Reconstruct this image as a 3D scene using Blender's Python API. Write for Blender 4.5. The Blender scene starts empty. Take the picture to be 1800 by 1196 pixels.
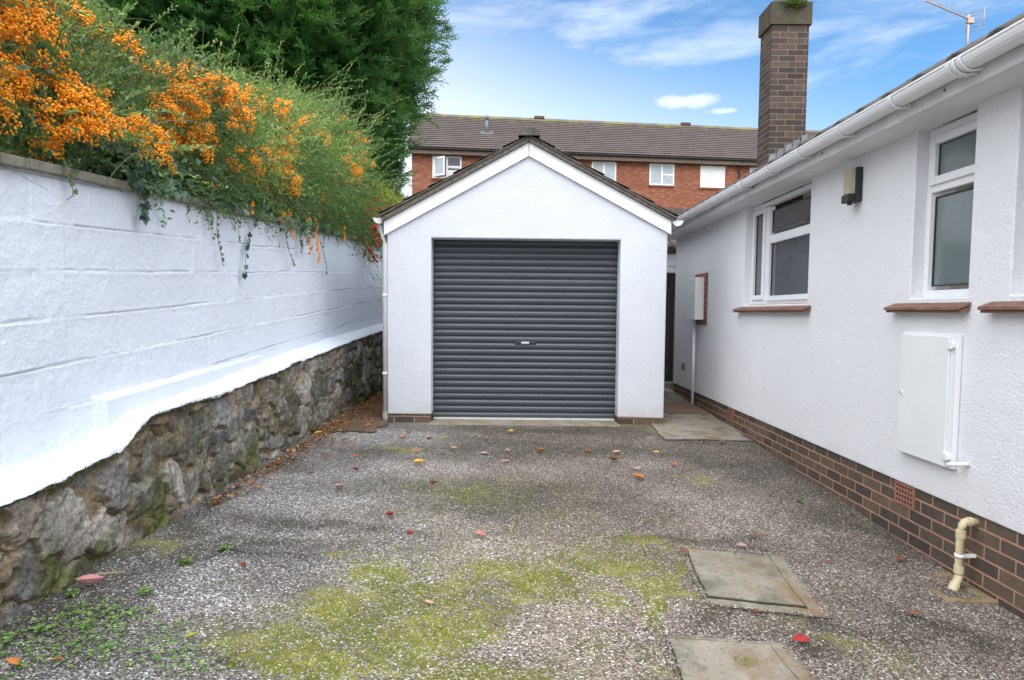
import bpy, bmesh, math, random
import numpy as np
from mathutils import Vector, Matrix
random.seed(7); rng = np.random.default_rng(7)
R = math.radians; PI = math.pi
sc = bpy.context.scene
C = sc.collection
# ------------------------------------------------------------------ camera
cam_d = bpy.data.cameras.new('camera'); cam = bpy.data.objects.new('camera', cam_d); C.objects.link(cam)
cam_d.sensor_width = 36; cam_d.lens = 1215/1800*36; cam_d.shift_y = 29/1800
cam_d.clip_start = 0.05; cam_d.clip_end = 3000
cam.matrix_world = Matrix.Translation((0, 0, 1.24)) @ Matrix.Rotation(R(90-3.673), 4, 'X') @ Matrix.Rotation(.009, 4, 'Z')
sc.camera = cam
sc.view_settings.view_transform = 'Standard'; sc.view_settings.look = 'None'
sc.view_settings.gamma = 1; sc.view_settings.use_curve_mapping = False
sc.view_settings.exposure = 0.74
# ------------------------------------------------------------------ world and sun
SUN_EL, SUN_AZ = 56, 186          # azimuth clockwise from +Y: veiled sun behind the camera
w = bpy.data.worlds.new('World'); sc.world = w; w.use_nodes = True
nt = w.node_tree; N = nt.nodes; Lk = nt.links; N.clear()
def wn(t, **k):
    n = N.new(t)
    for a, b in k.items(): setattr(n, a, b)
    return n
sky = wn('ShaderNodeTexSky', sky_type='NISHITA', sun_disc=False)
sky.sun_elevation = R(SUN_EL); sky.sun_rotation = R(SUN_AZ)
sky.air_density = 1.0; sky.dust_density = 0.6; sky.ozone_density = 2.2
tc = wn('ShaderNodeTexCoord')
sep = wn('ShaderNodeSeparateXYZ'); Lk.new(tc.outputs['Generated'], sep.inputs[0])
def math_n(op, a, b=None, c=None, clamp=False):
    n = wn('ShaderNodeMath', operation=op, use_clamp=clamp)
    for i, v in enumerate((a, b, c)):
        if v is None: continue
        if isinstance(v, (int, float)): n.inputs[i].default_value = v
        else: Lk.new(v, n.inputs[i])
    return n.outputs[0]
def maprange(v, a, b, c, d):
    n = wn('ShaderNodeMapRange', interpolation_type='SMOOTHSTEP'); Lk.new(v, n.inputs[0])
    for i, x in enumerate((a, b, c, d)): n.inputs[i+1].default_value = x
    return n.outputs[0]
mp = wn('ShaderNodeMapping'); Lk.new(tc.outputs['Generated'], mp.inputs[0])
mp.inputs['Scale'].default_value = (1.6, 1.6, 7.5); mp.inputs['Rotation'].default_value = (R(6), R(-14), 0)
nz = wn('ShaderNodeTexNoise'); Lk.new(mp.outputs[0], nz.inputs['Vector'])
nz.inputs['Scale'].default_value = 2.1; nz.inputs['Detail'].default_value = 8; nz.inputs['Roughness'].default_value = .58; nz.inputs['Distortion'].default_value = .5
wisp = maprange(nz.outputs['Fac'], .40, .74, .0, .62)
# haze near the horizon, thicker towards the left
low = maprange(math_n('ADD', sep.outputs['Z'], math_n('MULTIPLY', sep.outputs['X'], .32)), .10, .46, 1, 0)
cl = math_n('MAXIMUM', wisp, low)
fill_veil = maprange(sep.outputs['Y'], .50, .05, 0, .95)        # bright cloud sheet added behind the camera, out of view, to raise ambient light
# two little puffs low over the terrace
nz2 = wn('ShaderNodeTexNoise'); Lk.new(tc.outputs['Generated'], nz2.inputs['Vector']); nz2.inputs['Scale'].default_value = 15; nz2.inputs['Detail'].default_value = 6
def puff(cx, cy, cz, wx, wz):
    l = math.sqrt(cx*cx+cy*cy+cz*cz)
    dx = math_n('DIVIDE', math_n('SUBTRACT', sep.outputs['X'], cx/l), wx)
    dz = math_n('DIVIDE', math_n('SUBTRACT', sep.outputs['Z'], cz/l), wz)
    r = math_n('SQRT', math_n('ADD', math_n('MULTIPLY', dx, dx), math_n('MULTIPLY', dz, dz)))
    r = math_n('ADD', r, math_n('MULTIPLY', math_n('SUBTRACT', nz2.outputs['Fac'], .5), 3.4))
    fr = maprange(sep.outputs['Y'], .3, .5, 0, 1)
    return math_n('MULTIPLY', maprange(r, .1, 1.35, .72, 0), fr)
cl = math_n('MAXIMUM', cl, puff(.239, 1, .300, .040, .0095))
cl = math_n('MAXIMUM', cl, puff(.300, 1, .287, .026, .0055))
tint = wn('ShaderNodeMix', data_type='RGBA', blend_type='MULTIPLY'); tint.inputs[0].default_value = 1
Lk.new(sky.outputs[0], tint.inputs[6]); tint.inputs[7].default_value = (.72, 1.05, 1.22, 1)
mixc = wn('ShaderNodeMix', data_type='RGBA'); Lk.new(cl, mixc.inputs[0]); Lk.new(tint.outputs[2], mixc.inputs[6]); mixc.inputs[7].default_value = (7.2, 7.6, 8.4, 1)
mixv = wn('ShaderNodeMix', data_type='RGBA'); Lk.new(fill_veil, mixv.inputs[0]); Lk.new(mixc.outputs[2], mixv.inputs[6]); upf = maprange(sep.outputs['Z'], .10, .75, 0, 1)             # added sheet made brightest high up, to throw more light from above
vcol = wn('ShaderNodeMix', data_type='RGBA'); Lk.new(upf, vcol.inputs[0]); vcol.inputs[6].default_value = (8.6, 9.0, 10.0, 1); vcol.inputs[7].default_value = (22.5, 22.8, 23.6, 1)
Lk.new(vcol.outputs[2], mixv.inputs[7])
bg = wn('ShaderNodeBackground'); bg.inputs[1].default_value = 0.105; Lk.new(mixv.outputs[2], bg.inputs[0])
wo = wn('ShaderNodeOutputWorld'); Lk.new(bg.outputs[0], wo.inputs[0])
sun_d = bpy.data.lights.new('sun', 'SUN'); sun = bpy.data.objects.new('sun', sun_d); C.objects.link(sun)
sun_d.energy = 0.6; sun_d.angle = R(50); sun_d.color = (1, .96, .9)
sd = Vector((math.sin(R(SUN_AZ))*math.cos(R(SUN_EL)), math.cos(R(SUN_AZ))*math.cos(R(SUN_EL)), math.sin(R(SUN_EL))))
sun.rotation_euler = (-sd).to_track_quat('-Z', 'Y').to_euler(); sun.location = (0, -5, 12)

# ------------------------------------------------------------------ helpers: noise
def vnoise(p, seed=0):
    p = np.asarray(p, float); i = np.floor(p).astype(np.int64); f = p-i; f = f*f*(3-2*f)
    d = p.shape[-1]; out = np.zeros(p.shape[:-1])
    for c in range(1 << d):
        wgt = np.ones(p.shape[:-1]); h = np.full(p.shape[:-1], seed*374761393+1013, np.int64)
        for k in range(d):
            b = (c >> k) & 1
            wgt = wgt*(f[..., k] if b else 1-f[..., k])
            h = (h ^ ((i[..., k]+b)*(73856093, 19349663, 83492791)[k])) & 0x7fffffff
            h = (h*1103515245+12345) & 0x7fffffff
        h = ((h >> 13) ^ h)*60493 & 0x7fffffff
        out += wgt*((h & 0xffff)/65535.0)
    return out
def fbm(p, oct=4, seed=0, g=.5):
    p = np.asarray(p, float); a = 1; s = 0; t = 0
    for o in range(oct):
        s = s+a*vnoise(p*2**o+o*17.3, seed+o); t += a; a *= g
    return s/t
# ------------------------------------------------------------------ helpers: objects
def tag(o, label, cat, group=None, kind=None):
    if label: o['label'] = label
    if cat: o['category'] = cat
    if group: o['group'] = group
    if kind: o['kind'] = kind
    return o
def empty(name, loc, label, cat, group=None):
    o = bpy.data.objects.new(name, None); C.objects.link(o); o.location = loc; o.empty_display_size = .2
    return tag(o, label, cat, group)
def link(name, me, mat, parent=None, smooth=False):
    o = bpy.data.objects.new(name, me); C.objects.link(o)
    if mat is not None and len(me.materials) == 0: me.materials.append(mat)
    if smooth: me.polygons.foreach_set('use_smooth', [True]*len(me.polygons))
    if parent is not None:
        o.parent = parent
        q = parent; off = Vector((0, 0, 0))
        while q is not None: off += q.location; q = q.parent
        o.location = -off           # all shapes are given in world coordinates
    return o
def np_mesh(name, V, F, mat, parent=None, smooth=False, attrs=None, fattr=None):
    V = np.asarray(V, np.float32).reshape(-1, 3); F = np.asarray(F, np.int32); k = F.shape[1]
    me = bpy.data.meshes.new(name)
    me.vertices.add(len(V)); me.vertices.foreach_set('co', V.ravel())
    me.loops.add(F.size); me.loops.foreach_set('vertex_index', F.ravel())
    me.polygons.add(len(F)); me.polygons.foreach_set('loop_start', np.arange(0, F.size, k, dtype=np.int32))
    me.polygons.foreach_set('loop_total', np.full(len(F), k, np.int32))
    me.update(calc_edges=True)
    for nm, arr in (attrs or {}).items():
        a = me.attributes.new(nm, 'FLOAT', 'POINT'); a.data.foreach_set('value', np.asarray(arr, np.float32).ravel())
    for nm, arr in (fattr or {}).items():
        arr = np.asarray(arr, np.float32)
        a = me.attributes.new(nm, 'FLOAT_COLOR', 'POINT')
        a.data.foreach_set('color', np.concatenate([arr, np.ones((len(arr), 1), np.float32)], 1).ravel())
    return link(name, me, mat, parent, smooth)
def grid_faces(nu, nv):
    i = np.arange(nu-1)[:, None]*nv+np.arange(nv-1)[None, :]
    return np.stack([i, i+nv, i+nv+1, i+1], -1).reshape(-1, 4)
class B:
    """collects shapes into one bmesh"""
    def __init__(s): s.bm = bmesh.new()
    def box(s, x0, x1, y0, y1, z0, z1, bev=0):
        v = [s.bm.verts.new(p) for p in ((x0,y0,z0),(x1,y0,z0),(x1,y1,z0),(x0,y1,z0),(x0,y0,z1),(x1,y0,z1),(x1,y1,z1),(x0,y1,z1))]
        fs = [s.bm.faces.new([v[i] for i in q]) for q in ((0,3,2,1),(4,5,6,7),(0,1,5,4),(1,2,6,5),(2,3,7,6),(3,0,4,7))]
        if bev:
            es = list({e for f in fs for e in f.edges})
            bmesh.ops.bevel(s.bm, geom=es, offset=bev, segments=2, profile=.5, affect='EDGES')
        return s
    def prism(s, pts, axis, a, b):
        """polygon pts (in the two other axes) extruded along axis from a to b"""
        def P(p, t):
            return {'x': (t, p[0], p[1]), 'y': (p[0], t, p[1]), 'z': (p[0], p[1], t)}[axis]
        A = [s.bm.verts.new(P(p, a)) for p in pts]; Bv = [s.bm.verts.new(P(p, b)) for p in pts]
        s.bm.faces.new(A); s.bm.faces.new(Bv[::-1])
        n = len(pts)
        for i in range(n): s.bm.faces.new((A[i], Bv[i], Bv[(i+1) % n], A[(i+1) % n]))
        return s
    def tube(s, pts, r, seg=8, cap=True):
        pts = [Vector(p) for p in pts]; n = len(pts); rings = []
        rr = r if isinstance(r, (list, tuple)) else [r]*n
        up = Vector((0, 0, 1))
        for i, p in enumerate(pts):
            d = (pts[min(i+1, n-1)]-pts[max(i-1, 0)]).normalized()
            ref = up if abs(d.dot(up)) < .95 else Vector((0, 1, 0))
            a = d.cross(ref).normalized(); b = d.cross(a).normalized()
            rings.append([s.bm.verts.new(p+(a*math.cos(t)+b*math.sin(t))*rr[i]) for t in [2*PI*k/seg for k in range(seg)]])
        for i in range(n-1):
            for k in range(seg):
                f = s.bm.faces.new((rings[i][k], rings[i][(k+1) % seg], rings[i+1][(k+1) % seg], rings[i+1][k])); f.smooth = True
        if cap: s.bm.faces.new(rings[0][::-1]); s.bm.faces.new(rings[-1])
        return s
    def quad(s, *ps):
        s.bm.faces.new([s.bm.verts.new(p) for p in ps]); return s
    def objs(s, name, mat, parent=None):
        """each connected piece becomes an object of its own"""
        bmesh.ops.recalc_face_normals(s.bm, faces=s.bm.faces)
        left = set(s.bm.faces); outl = []
        while left:
            f0 = left.pop(); st = [f0]; isl = [f0]
            while st:
                f = st.pop()
                for e in f.edges:
                    for g in e.link_faces:
                        if g in left: left.remove(g); st.append(g); isl.append(g)
            ids = {}; vs = []
            for f in isl:
                for v in f.verts:
                    if v not in ids: ids[v] = len(vs); vs.append(v.co[:])
            me = bpy.data.meshes.new(name); me.from_pydata(vs, [], [[ids[v] for v in f.verts] for f in isl])
            outl.append(link(name, me, mat, parent))
        s.bm.free(); return outl
    def obj(s, name, mat, parent=None, bevel=0, seg=2):
        bmesh.ops.recalc_face_normals(s.bm, faces=s.bm.faces)
        me = bpy.data.meshes.new(name); s.bm.to_mesh(me); s.bm.free()
        o = link(name, me, mat, parent)
        if bevel:
            m = o.modifiers.new('bevel', 'BEVEL'); m.width = bevel; m.segments = seg; m.limit_method = 'ANGLE'; m.angle_limit = R(40)
        return o
# ------------------------------------------------------------------ helpers: materials
class Mat:
    def __init__(s, name, rough=.7, spec=.4):
        s.m = bpy.data.materials.new(name); s.m.use_nodes = True; s.t = s.m.node_tree
        s.b = s.t.nodes['Principled BSDF']; s.b.inputs['Roughness'].default_value = rough
        s.b.inputs['Specular IOR Level'].default_value = spec
        s.tc = s.n('ShaderNodeTexCoord'); s.co = s.tc.outputs['Object']
    def n(s, t, **k):
        n = s.t.nodes.new(t)
        for a, b in k.items(): setattr(n, a, b)
        return n
    def set(s, sock, v):
        if isinstance(v, bpy.types.NodeSocket): s.t.links.new(v, sock)
        elif isinstance(v, tuple) and len(v) == 3: sock.default_value = (*v, 1)
        else: sock.default_value = v
    def noise(s, scale, detail=4, rough=.55, vec=None, dist=0):
        n = s.n('ShaderNodeTexNoise'); s.set(n.inputs['Vector'], vec or s.co)
        n.inputs['Scale'].default_value = scale; n.inputs['Detail'].default_value = detail; n.inputs['Roughness'].default_value = rough; n.inputs['Distortion'].default_value = dist
        return n.outputs['Fac']
    def vor(s, scale, feature='F1', vec=None, out='Distance', rnd=1):
        n = s.n('ShaderNodeTexVoronoi', feature=feature); s.set(n.inputs['Vector'], vec or s.co)
        n.inputs['Scale'].default_value = scale; n.inputs['Randomness'].default_value = rnd
        return n.outputs[out]
    def rng(s, v, a, b, c=0., d=1.):
        n = s.n('ShaderNodeMapRange'); s.set(n.inputs[0], v)
        for i, x in enumerate((a, b, c, d)): n.inputs[i+1].default_value = x
        return n.outputs[0]
    def mix(s, f, a, b, mode='MIX'):
        n = s.n('ShaderNodeMix', data_type='RGBA', blend_type=mode); s.set(n.inputs[0], f); s.set(n.inputs[6], a); s.set(n.inputs[7], b)
        return n.outputs[2]
    def math(s, op, a, b=0., clamp=False):
        n = s.n('ShaderNodeMath', operation=op, use_clamp=clamp); s.set(n.inputs[0], a); s.set(n.inputs[1], b); return n.outputs[0]
    def ramp(s, v, stops, const=False):
        n = s.n('ShaderNodeValToRGB'); s.set(n.inputs[0], v); cr = n.color_ramp
        if const: cr.interpolation = 'CONSTANT'
        while len(cr.elements) < len(stops): cr.elements.new(.5)
        for e, (p, c) in zip(cr.elements, stops): e.position = p; e.color = (*c, 1)
        return n.outputs[0]
    def attr(s, name, out='Fac'):
        n = s.n('ShaderNodeAttribute', attribute_name=name); return n.outputs[out]
    def bump(s, h, dist, strength=1., prev=None):
        n = s.n('ShaderNodeBump'); s.set(n.inputs['Height'], h); n.inputs['Distance'].default_value = dist; n.inputs['Strength'].default_value = strength
        if prev is not None: s.set(n.inputs['Normal'], prev)
        return n.outputs[0]
    def xy(s, vx, vy):
        """wall coordinates: along = x + y, up = z"""
        sp = s.n('ShaderNodeSeparateXYZ'); s.set(sp.inputs[0], s.co)
        cb = s.n('ShaderNodeCombineXYZ')
        s.set(cb.inputs[0], s.math('ADD', s.math('ADD', sp.outputs[0], sp.outputs[1]), vx)); s.set(cb.inputs[1], s.math('ADD', sp.outputs[2], vy))
        return cb.outputs[0], sp
    def done(s, col=None, nrm=None, rough=None):
        if col is not None: s.set(s.b.inputs['Base Color'], col)
        if nrm is not None: s.set(s.b.inputs['Normal'], nrm)
        if rough is not None: s.set(s.b.inputs['Roughness'], rough)
        return s.m
def simple(name, c1, c2=None, scale=8, rough=.6, bump=0, bscale=60, spec=.4, metal=0):
    m = Mat(name, rough, spec); c2 = c2 or tuple(x*.85 for x in c1)
    m.b.inputs['Metallic'].default_value = metal
    col = m.mix(m.rng(m.noise(scale, 6), .35, .65), c1, c2)
    nr = m.bump(m.noise(bscale, 5, .65), bump) if bump else None
    return m.done(col, nr)
def render_paint(name, c1, c2, amp=.006):
    m = Mat(name, .75, .25)
    a = m.noise(80, 3, .6); v = m.vor(95, 'SMOOTH_F1')
    h = m.math('ADD', a, m.math('MULTIPLY', v, -.6))
    st = m.rng(m.noise(1.3, 5, .6), .3, .75); c = m.mix(st, c1, c2)
    mp_ = m.n('ShaderNodeMapping'); m.set(mp_.inputs[0], m.co); mp_.inputs['Scale'].default_value = (7, 7, .55)
    c = m.mix(m.rng(m.noise(1, 6, .65, mp_.outputs[0]), .60, .80, 0, .16), c, (.42, .41, .38))      # faint rain streaks
    s3 = m.n('ShaderNodeSeparateXYZ'); m.set(s3.inputs[0], m.co)
    spl = m.rng(m.math('ADD', s3.outputs[2], m.math('MULTIPLY', m.noise(5, 7, .7), .5)), .50, .26, 0, .35)
    c = m.mix(spl, c, (.40, .36, .29))                                                                # splashed dirt low down
    c = m.mix(m.rng(m.noise(34, 3), .70, .76, 0, .4), c, (.35, .34, .32))
    return m.done(c, m.bump(h, amp, 1, m.bump(m.noise(3, 3), .01)))
def brick_mat(name, cols, mortar, vx=0, vy=0, bw=.225, rh=.075, ms=.0055, rough=.75, mort2=None, blotch=None, joints=.35):
    m = Mat(name, rough, .35); vec, sp = m.xy(vx, vy)
    br = m.n('ShaderNodeTexBrick'); m.set(br.inputs['Vector'], vec); br.offset = .5; br.squash = 1
    br.inputs['Scale'].default_value = 1; br.inputs['Brick Width'].default_value = bw; br.inputs['Row Height'].default_value = rh
    br.inputs['Mortar Size'].default_value = ms; br.inputs['Mortar Smooth'].default_value = .15; br.inputs['Bias'].default_value = 0
    br.inputs['Color1'].default_value = (0, 0, 0, 1); br.inputs['Color2'].default_value = (1, 1, 1, 1); br.inputs['Mortar'].default_value = (.5, .5, .5, 1)
    wob = m.n('ShaderNodeVectorMath', operation='ADD')
    col = m.ramp(br.outputs['Color'], cols)
    n1 = m.noise(14, 6, .6)
    col = m.mix(m.rng(n1, .3, .8, 0, .55), col, tuple(.5*x for x in cols[0][1]))
    if blotch:
        col = m.mix(m.rng(m.noise(blotch[0], 6, .65), blotch[1], blotch[2], 0, .8), col, blotch[3])
    mc = m.mix(m.rng(m.noise(5, 5), .35, .7), mortar, mort2 or tuple(.6*x for x in mortar))
    fac = br.outputs['Fac']
    col = m.mix(fac, col, mc)
    h = m.math('SUBTRACT', m.math('MULTIPLY', m.noise(90, 4), .25), fac)
    return m.done(col, m.bump(h, .006))
WHITE_R = render_paint('white_masonry_paint', (.655, .685, .735), (.62, .65, .70))
WHITE_H = render_paint('white_textured_render', (.755, .765, .785), (.72, .73, .75), .0045)
UPVC = simple('white_upvc', (.80, .81, .83), (.76, .77, .79), 3, .35, 0, spec=.5)
UPVC_D = simple('weathered_white_plastic', (.72, .73, .75), (.60, .61, .60), 5, .45, .0004, 30)
def soffit_mat():
    m = Mat('soffit_board', .6, .3)
    d = m.rng(m.noise(9, 7, .7), .60, .72)
    return m.done(m.mix(m.math('MULTIPLY', d, .35), (.74, .75, .77), (.35, .34, .33)), m.bump(m.noise(60, 3), .0006))
SOFFIT = soffit_mat()
DARKBRICK = brick_mat('dark_brown_brick', [(0, (.07, .058, .047)), (.5, (.105, .084, .066)), (1, (.165, .12, .085))], (.46, .25, .165), vy=.0155, ms=.006, mort2=(.33, .185, .125), blotch=(3.2, .62, .75, (.13, .11, .08)))
CHIMBRICK = brick_mat('chimney_brown_brick', [(0, (.045, .036, .032)), (.5, (.075, .055, .046)), (1, (.12, .085, .066))], (.27, .175, .12), vx=.06, vy=.02, ms=.0042, mort2=(.26, .2, .14), blotch=(6, .58, .7, (.09, .085, .05)))
REDBRICK = brick_mat('orange_red_brick', [(0, (.25, .078, .042)), (.45, (.31, .105, .055)), (.8, (.36, .135, .07)), (1, (.42, .20, .11))], (.30, .16, .11), vy=.01, ms=.005, blotch=(.8, .60, .80, (.26, .13, .10)))
TILEBROWN = simple('sill_clay_tile', (.16, .08, .055), (.24, .125, .09), 16, .6, .0015, 60)
def roof_mat(name, c1, c2, lich, zlo, zhi, sc_=3):
    m = Mat(name, .85, .25); sp = m.n('ShaderNodeSeparateXYZ'); m.set(sp.inputs[0], m.co)
    col = m.mix(m.rng(m.noise(sc_, 6, .65), .35, .7), c1, c2)
    up = m.rng(sp.outputs[2], zlo, zhi)
    l = m.rng(m.math('ADD', m.noise(sc_*.9, 8, .7), m.math('MULTIPLY', up, .27)), .64, .86)
    col = m.mix(l, col, lich)
    col = m.mix(m.rng(m.vor(22, 'SMOOTH_F1'), .0, .28, .22, 0), col, (.30, .30, .27))
    return m.done(col, m.bump(m.noise(70, 5), .004))
ROOF_T = roof_mat('terrace_concrete_tile', (.10, .082, .075), (.135, .112, .104), (.20, .19, .05), 11.2, 12.1, 1.6)
ROOF_G = roof_mat('garage_concrete_tile', (.065, .058, .05), (.15, .13, .11), (.26, .25, .20), 2.0, 9, 9)
ROOF_H = roof_mat('bungalow_concrete_tile', (.12, .11, .10), (.19, .17, .15), (.22, .21, .15), 2.4, 9, 5)
def glass(name, col, rough):
    m = Mat(name, rough, .5); m.b.inputs['IOR'].default_value = 1.5; m.b.inputs['Coat Weight'].default_value = .3
    n = m.bump(m.noise(1.7, 2), .003)
    return m.done(m.mix(m.rng(m.noise(2.1, 3), .3, .7), col, tuple(.8*x for x in col)), n)
GLASS = glass('clear_window_glass', (.085, .09, .10), .02)
GLASS_F = glass('frosted_window_glass', (.16, .20, .20), .20)
GLASS_T = glass('pale_curtained_glass', (.42, .47, .50), .08)
BLACK = simple('black_plastic', (.02, .02, .022), (.03, .03, .03), 20, .45, .0006, 40)
WOODDK = simple('stained_fascia_wood', (.12, .085, .065), (.19, .14, .11), 6, .7, .002, 30)

# ------------------------------------------------------------------ setting: ground
def gz(x, y):
    x = np.asarray(x, float); y = np.asarray(y, float)
    t = np.clip((x+2.0)/4.44, 0, 1)
    zr = np.interp(y, [0, 3.2, 7.7, 10.5, 12], [-.33, -.205, -.02, .05, .06])
    return zr*t
def gnd(x, y):
    return gz(x, y)+(fbm(np.stack([np.asarray(x, float), np.asarray(y, float)], -1)*1.1, 3, 5)-.5)*.03
GEN = simple('garden_earth', (.09, .075, .05), (.07, .085, .035), 2, .95, .02, 12)
o = np_mesh('ground', [(-900,-900,-.42),(900,-900,-.42),(900,900,-.42),(-900,900,-.42)], [(0,1,2,3)], GEN); tag(o, None, None, kind='structure')
def blob(X, Y, lst, seed, warp=.22):
    P = np.stack([X, Y], -1)
    wx = (fbm(P*2.6, 4, seed)-.5)*warp*4; wy = (fbm(P*2.6+31, 4, seed+9)-.5)*warp*4
    s = np.zeros_like(X)
    for cx, cy, rx, ry, *wt in lst:
        s = np.maximum(s, (wt[0] if wt else 1)*np.exp(-(((X+wx-cx)/(rx*1.15))**2+((Y+wy-cy)/(ry*1.15))**2)*.9))
    return s
MOSS = [(-0.53,3.22,0.16,0.16),(-0.69,2.74,0.20,0.22),(0.09,3.24,0.24,0.20),(0.29,3.26,0.16,0.13),(-.15,3.4,.55,.35,.85),(-.35,2.9,.42,.28,.85),(.2,3.2,.4,.25,.8),(-.75,2.7,.36,.30,1.1),(-.5,3.05,.3,.15,1.0),(.1,3.25,.3,.12,1.0),(.55,2.6,.4,.3,.5),(-0.23,4.83,0.60,0.43,.60),(-0.81,4.90,0.24,0.30,.5),(.35,3.8,.8,.5,.62),(1.46,7.63,0.19,0.3),(1.70,7.35,0.12,0.30),(0.74,3.35,0.11,0.42),(0.66,4.06,0.20,0.15),(-1.03,6.24,0.13,0.20),(-0.11,2.86,0.19,0.21),(-0.77,3.56,0.18,0.08),(-1.96,3.60,0.15,0.10),(0.39,4.52,0.56,0.31,.42),(1.53,5.71,0.14,0.15),(1.48,2.90,0.29,0.21,.6),(1.26,2.95,0.19,0.07,.6),(0.46,3.56,0.18,0.23),(-.2,2.5,.5,.2)]
DARK = [(-1.25,3.95,0.32,0.14),(-0.91,3.90,0.19,0.19),(1.01,3.97,0.23,0.10),(2.40,5.65,0.40,0.62),(2.3,4.44,0.22,0.44),(-1.43,3.42,0.23,0.09),(0.54,6.43,1.32,0.37),(0.01,4.86,0.72,0.36),(1.28,3.00,0.37,0.08),(-2.00,2.84,0.24,0.3),(-0.99,6.00,0.40,0.18),(-1.00,2.48,0.31,0.05),(-0.22,2.75,0.14,0.10),(1.94,3.00,0.25,0.11),(-1.84,3.66,0.18,0.09),(1.79,6.13,0.45,0.21),(-1.95,4.5,.13,1.2),(0.5,7.3,1.3,.25)]
LIGHT = [(-1.70,4.75,0.40,0.59),(-0.14,3.64,0.60,0.21),(0.38,2.92,0.36,0.32),(-1.23,2.94,0.36,0.28),(-1.13,4.56,0.38,0.26),(-0.68,4.14,0.27,0.21),(0.24,2.67,0.44,0.27),(-0.57,3.43,0.25,0.11),(1.57,4.68,0.38,0.26),(-0.83,5.59,0.28,0.29),(-1.2,7.0,.6,.4)]
xs = np.arange(-2.12, 2.50, .02); ys = np.arange(-3, 8.0, .022)
GX, GY = np.meshgrid(xs, ys, indexing='ij')
P2 = np.stack([GX, GY], -1)
GZ = gz(GX, GY)+(fbm(P2*1.1, 3, 5)-.5)*.03+(fbm(P2*14, 3, 6)-.5)*.006
front = GY > 7.55
GZ = np.where((GX > -1.45) & (GX < 1.75) & (GY > 7.45), np.minimum(GZ, -.012), GZ)
moss = blob(GX, GY, MOSS, 20); dark = blob(GX, GY, DARK, 40); light = blob(GX, GY, LIGHT, 60)
def tarmac():
    m = Mat('exposed_aggregate_tarmac', .8, .3)
    ms, dk, li = m.attr('moss'), m.attr('dark'), m.attr('light')
    wv = m.n('ShaderNodeVectorMath', operation='ADD'); nn = m.n('ShaderNodeTexNoise'); m.set(nn.inputs['Vector'], m.co); nn.inputs['Scale'].default_value = 60
    sc2 = m.n('ShaderNodeVectorMath', operation='SCALE'); m.set(sc2.inputs[0], nn.outputs['Color']); sc2.inputs['Scale'].default_value = .006
    m.set(wv.inputs[0], m.co); m.set(wv.inputs[1], sc2.outputs[0]); vec = wv.outputs[0]
    v = m.n('ShaderNodeTexVoronoi'); m.set(v.inputs['Vector'], vec); v.inputs['Scale'].default_value = 140
    sp = m.n('ShaderNodeSeparateColor'); m.set(sp.inputs[0], v.outputs['Color'])
    v2 = m.n('ShaderNodeTexVoronoi'); m.set(v2.inputs['Vector'], vec); v2.inputs['Scale'].default_value = 62
    sp2 = m.n('ShaderNodeSeparateColor'); m.set(sp2.inputs[0], v2.outputs['Color'])
    pink = m.ramp(sp.outputs[0], [(0, (.055, .045, .04)), (.20, (.13, .10, .085)), (.42, (.22, .177, .145)), (.66, (.335, .28, .235)), (.86, (.46, .415, .36)), (.965, (.68, .66, .63))], True)
    grey = m.ramp(sp.outputs[0], [(0, (.05, .048, .046)), (.24, (.12, .114, .108)), (.48, (.215, .205, .195)), (.72, (.33, .32, .305)), (.88, (.48, .47, .45)), (.965, (.72, .71, .68))], True)
    spx = m.n('ShaderNodeSeparateXYZ'); m.set(spx.inputs[0], m.co)
    side = m.rng(m.math('ADD', spx.outputs[0], m.math('MULTIPLY', m.noise(.9, 4), 1.6)), -.6, 1.1)
    col = m.mix(side, grey, pink)
    # bigger white chips strewn sparsely
    big = m.math('MULTIPLY', m.rng(sp2.outputs[1], .93, .94), m.rng(v2.outputs['Distance'], .42, .36))
    col = m.mix(big, col, (.75, .73, .70))
    # bitumen showing between chips: where the wash of chips is thin
    mid = m.noise(3.1, 8, .68); fine = m.noise(16, 6, .7)
    thin = m.math('ADD', m.math('ADD', m.math('MULTIPLY', dk, .62), m.math('MULTIPLY', li, -.30)), m.math('ADD', m.math('MULTIPLY', mid, .9), m.math('MULTIPLY', fine, .45)))
    thr = m.rng(thin, .46, 1.22, .04, .86)
    gap = m.math('GREATER_THAN', m.math('ADD', thr, .0), sp.outputs[2])
    col = m.mix(m.math('MULTIPLY', gap, .66), col, m.mix(side, (.060, .058, .056), (.075, .062, .050)))
    # grime film
    col = m.mix(m.rng(mid, .45, .75, 0, .20), col, (.10, .088, .062))
    # worn, damp and washed-clean patches
    wear = m.math('ADD', m.math('MULTIPLY', dk, -.75), m.math('ADD', m.math('MULTIPLY', li, .38), m.math('MULTIPLY', m.math('ADD', m.noise(1.7, 7, .62), -.5), 1.9)))
    wf = m.math('MAXIMUM', m.rng(wear, -.75, .55, .38, 1.36), m.math('MULTIPLY', m.math('GREATER_THAN', sp.outputs[0], .80), .95))
    sw = m.n('ShaderNodeVectorMath', operation='SCALE'); m.set(sw.inputs[0], col); m.set(sw.inputs['Scale'], wf); col = sw.outputs[0]
    col = m.mix(m.math('MULTIPLY', m.rng(wear, .1, -.6, 0, .35), m.math('LESS_THAN', sp.outputs[0], .80)), col, (.070, .060, .035))
    # moss sits in the hollows between chips
    mz = m.math('ADD', m.math('MULTIPLY', ms, .50), m.math('ADD', m.math('MULTIPLY', m.noise(13, 7, .78), 1.10), m.math('MULTIPLY', sp.outputs[1], .16)))
    mf = m.rng(mz, .90, 1.02)
    mf = m.math('MULTIPLY', mf, m.rng(ms, .08, .34))
    mf = m.math('MULTIPLY', mf, m.math('LESS_THAN', sp.outputs[0], .74))
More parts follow.
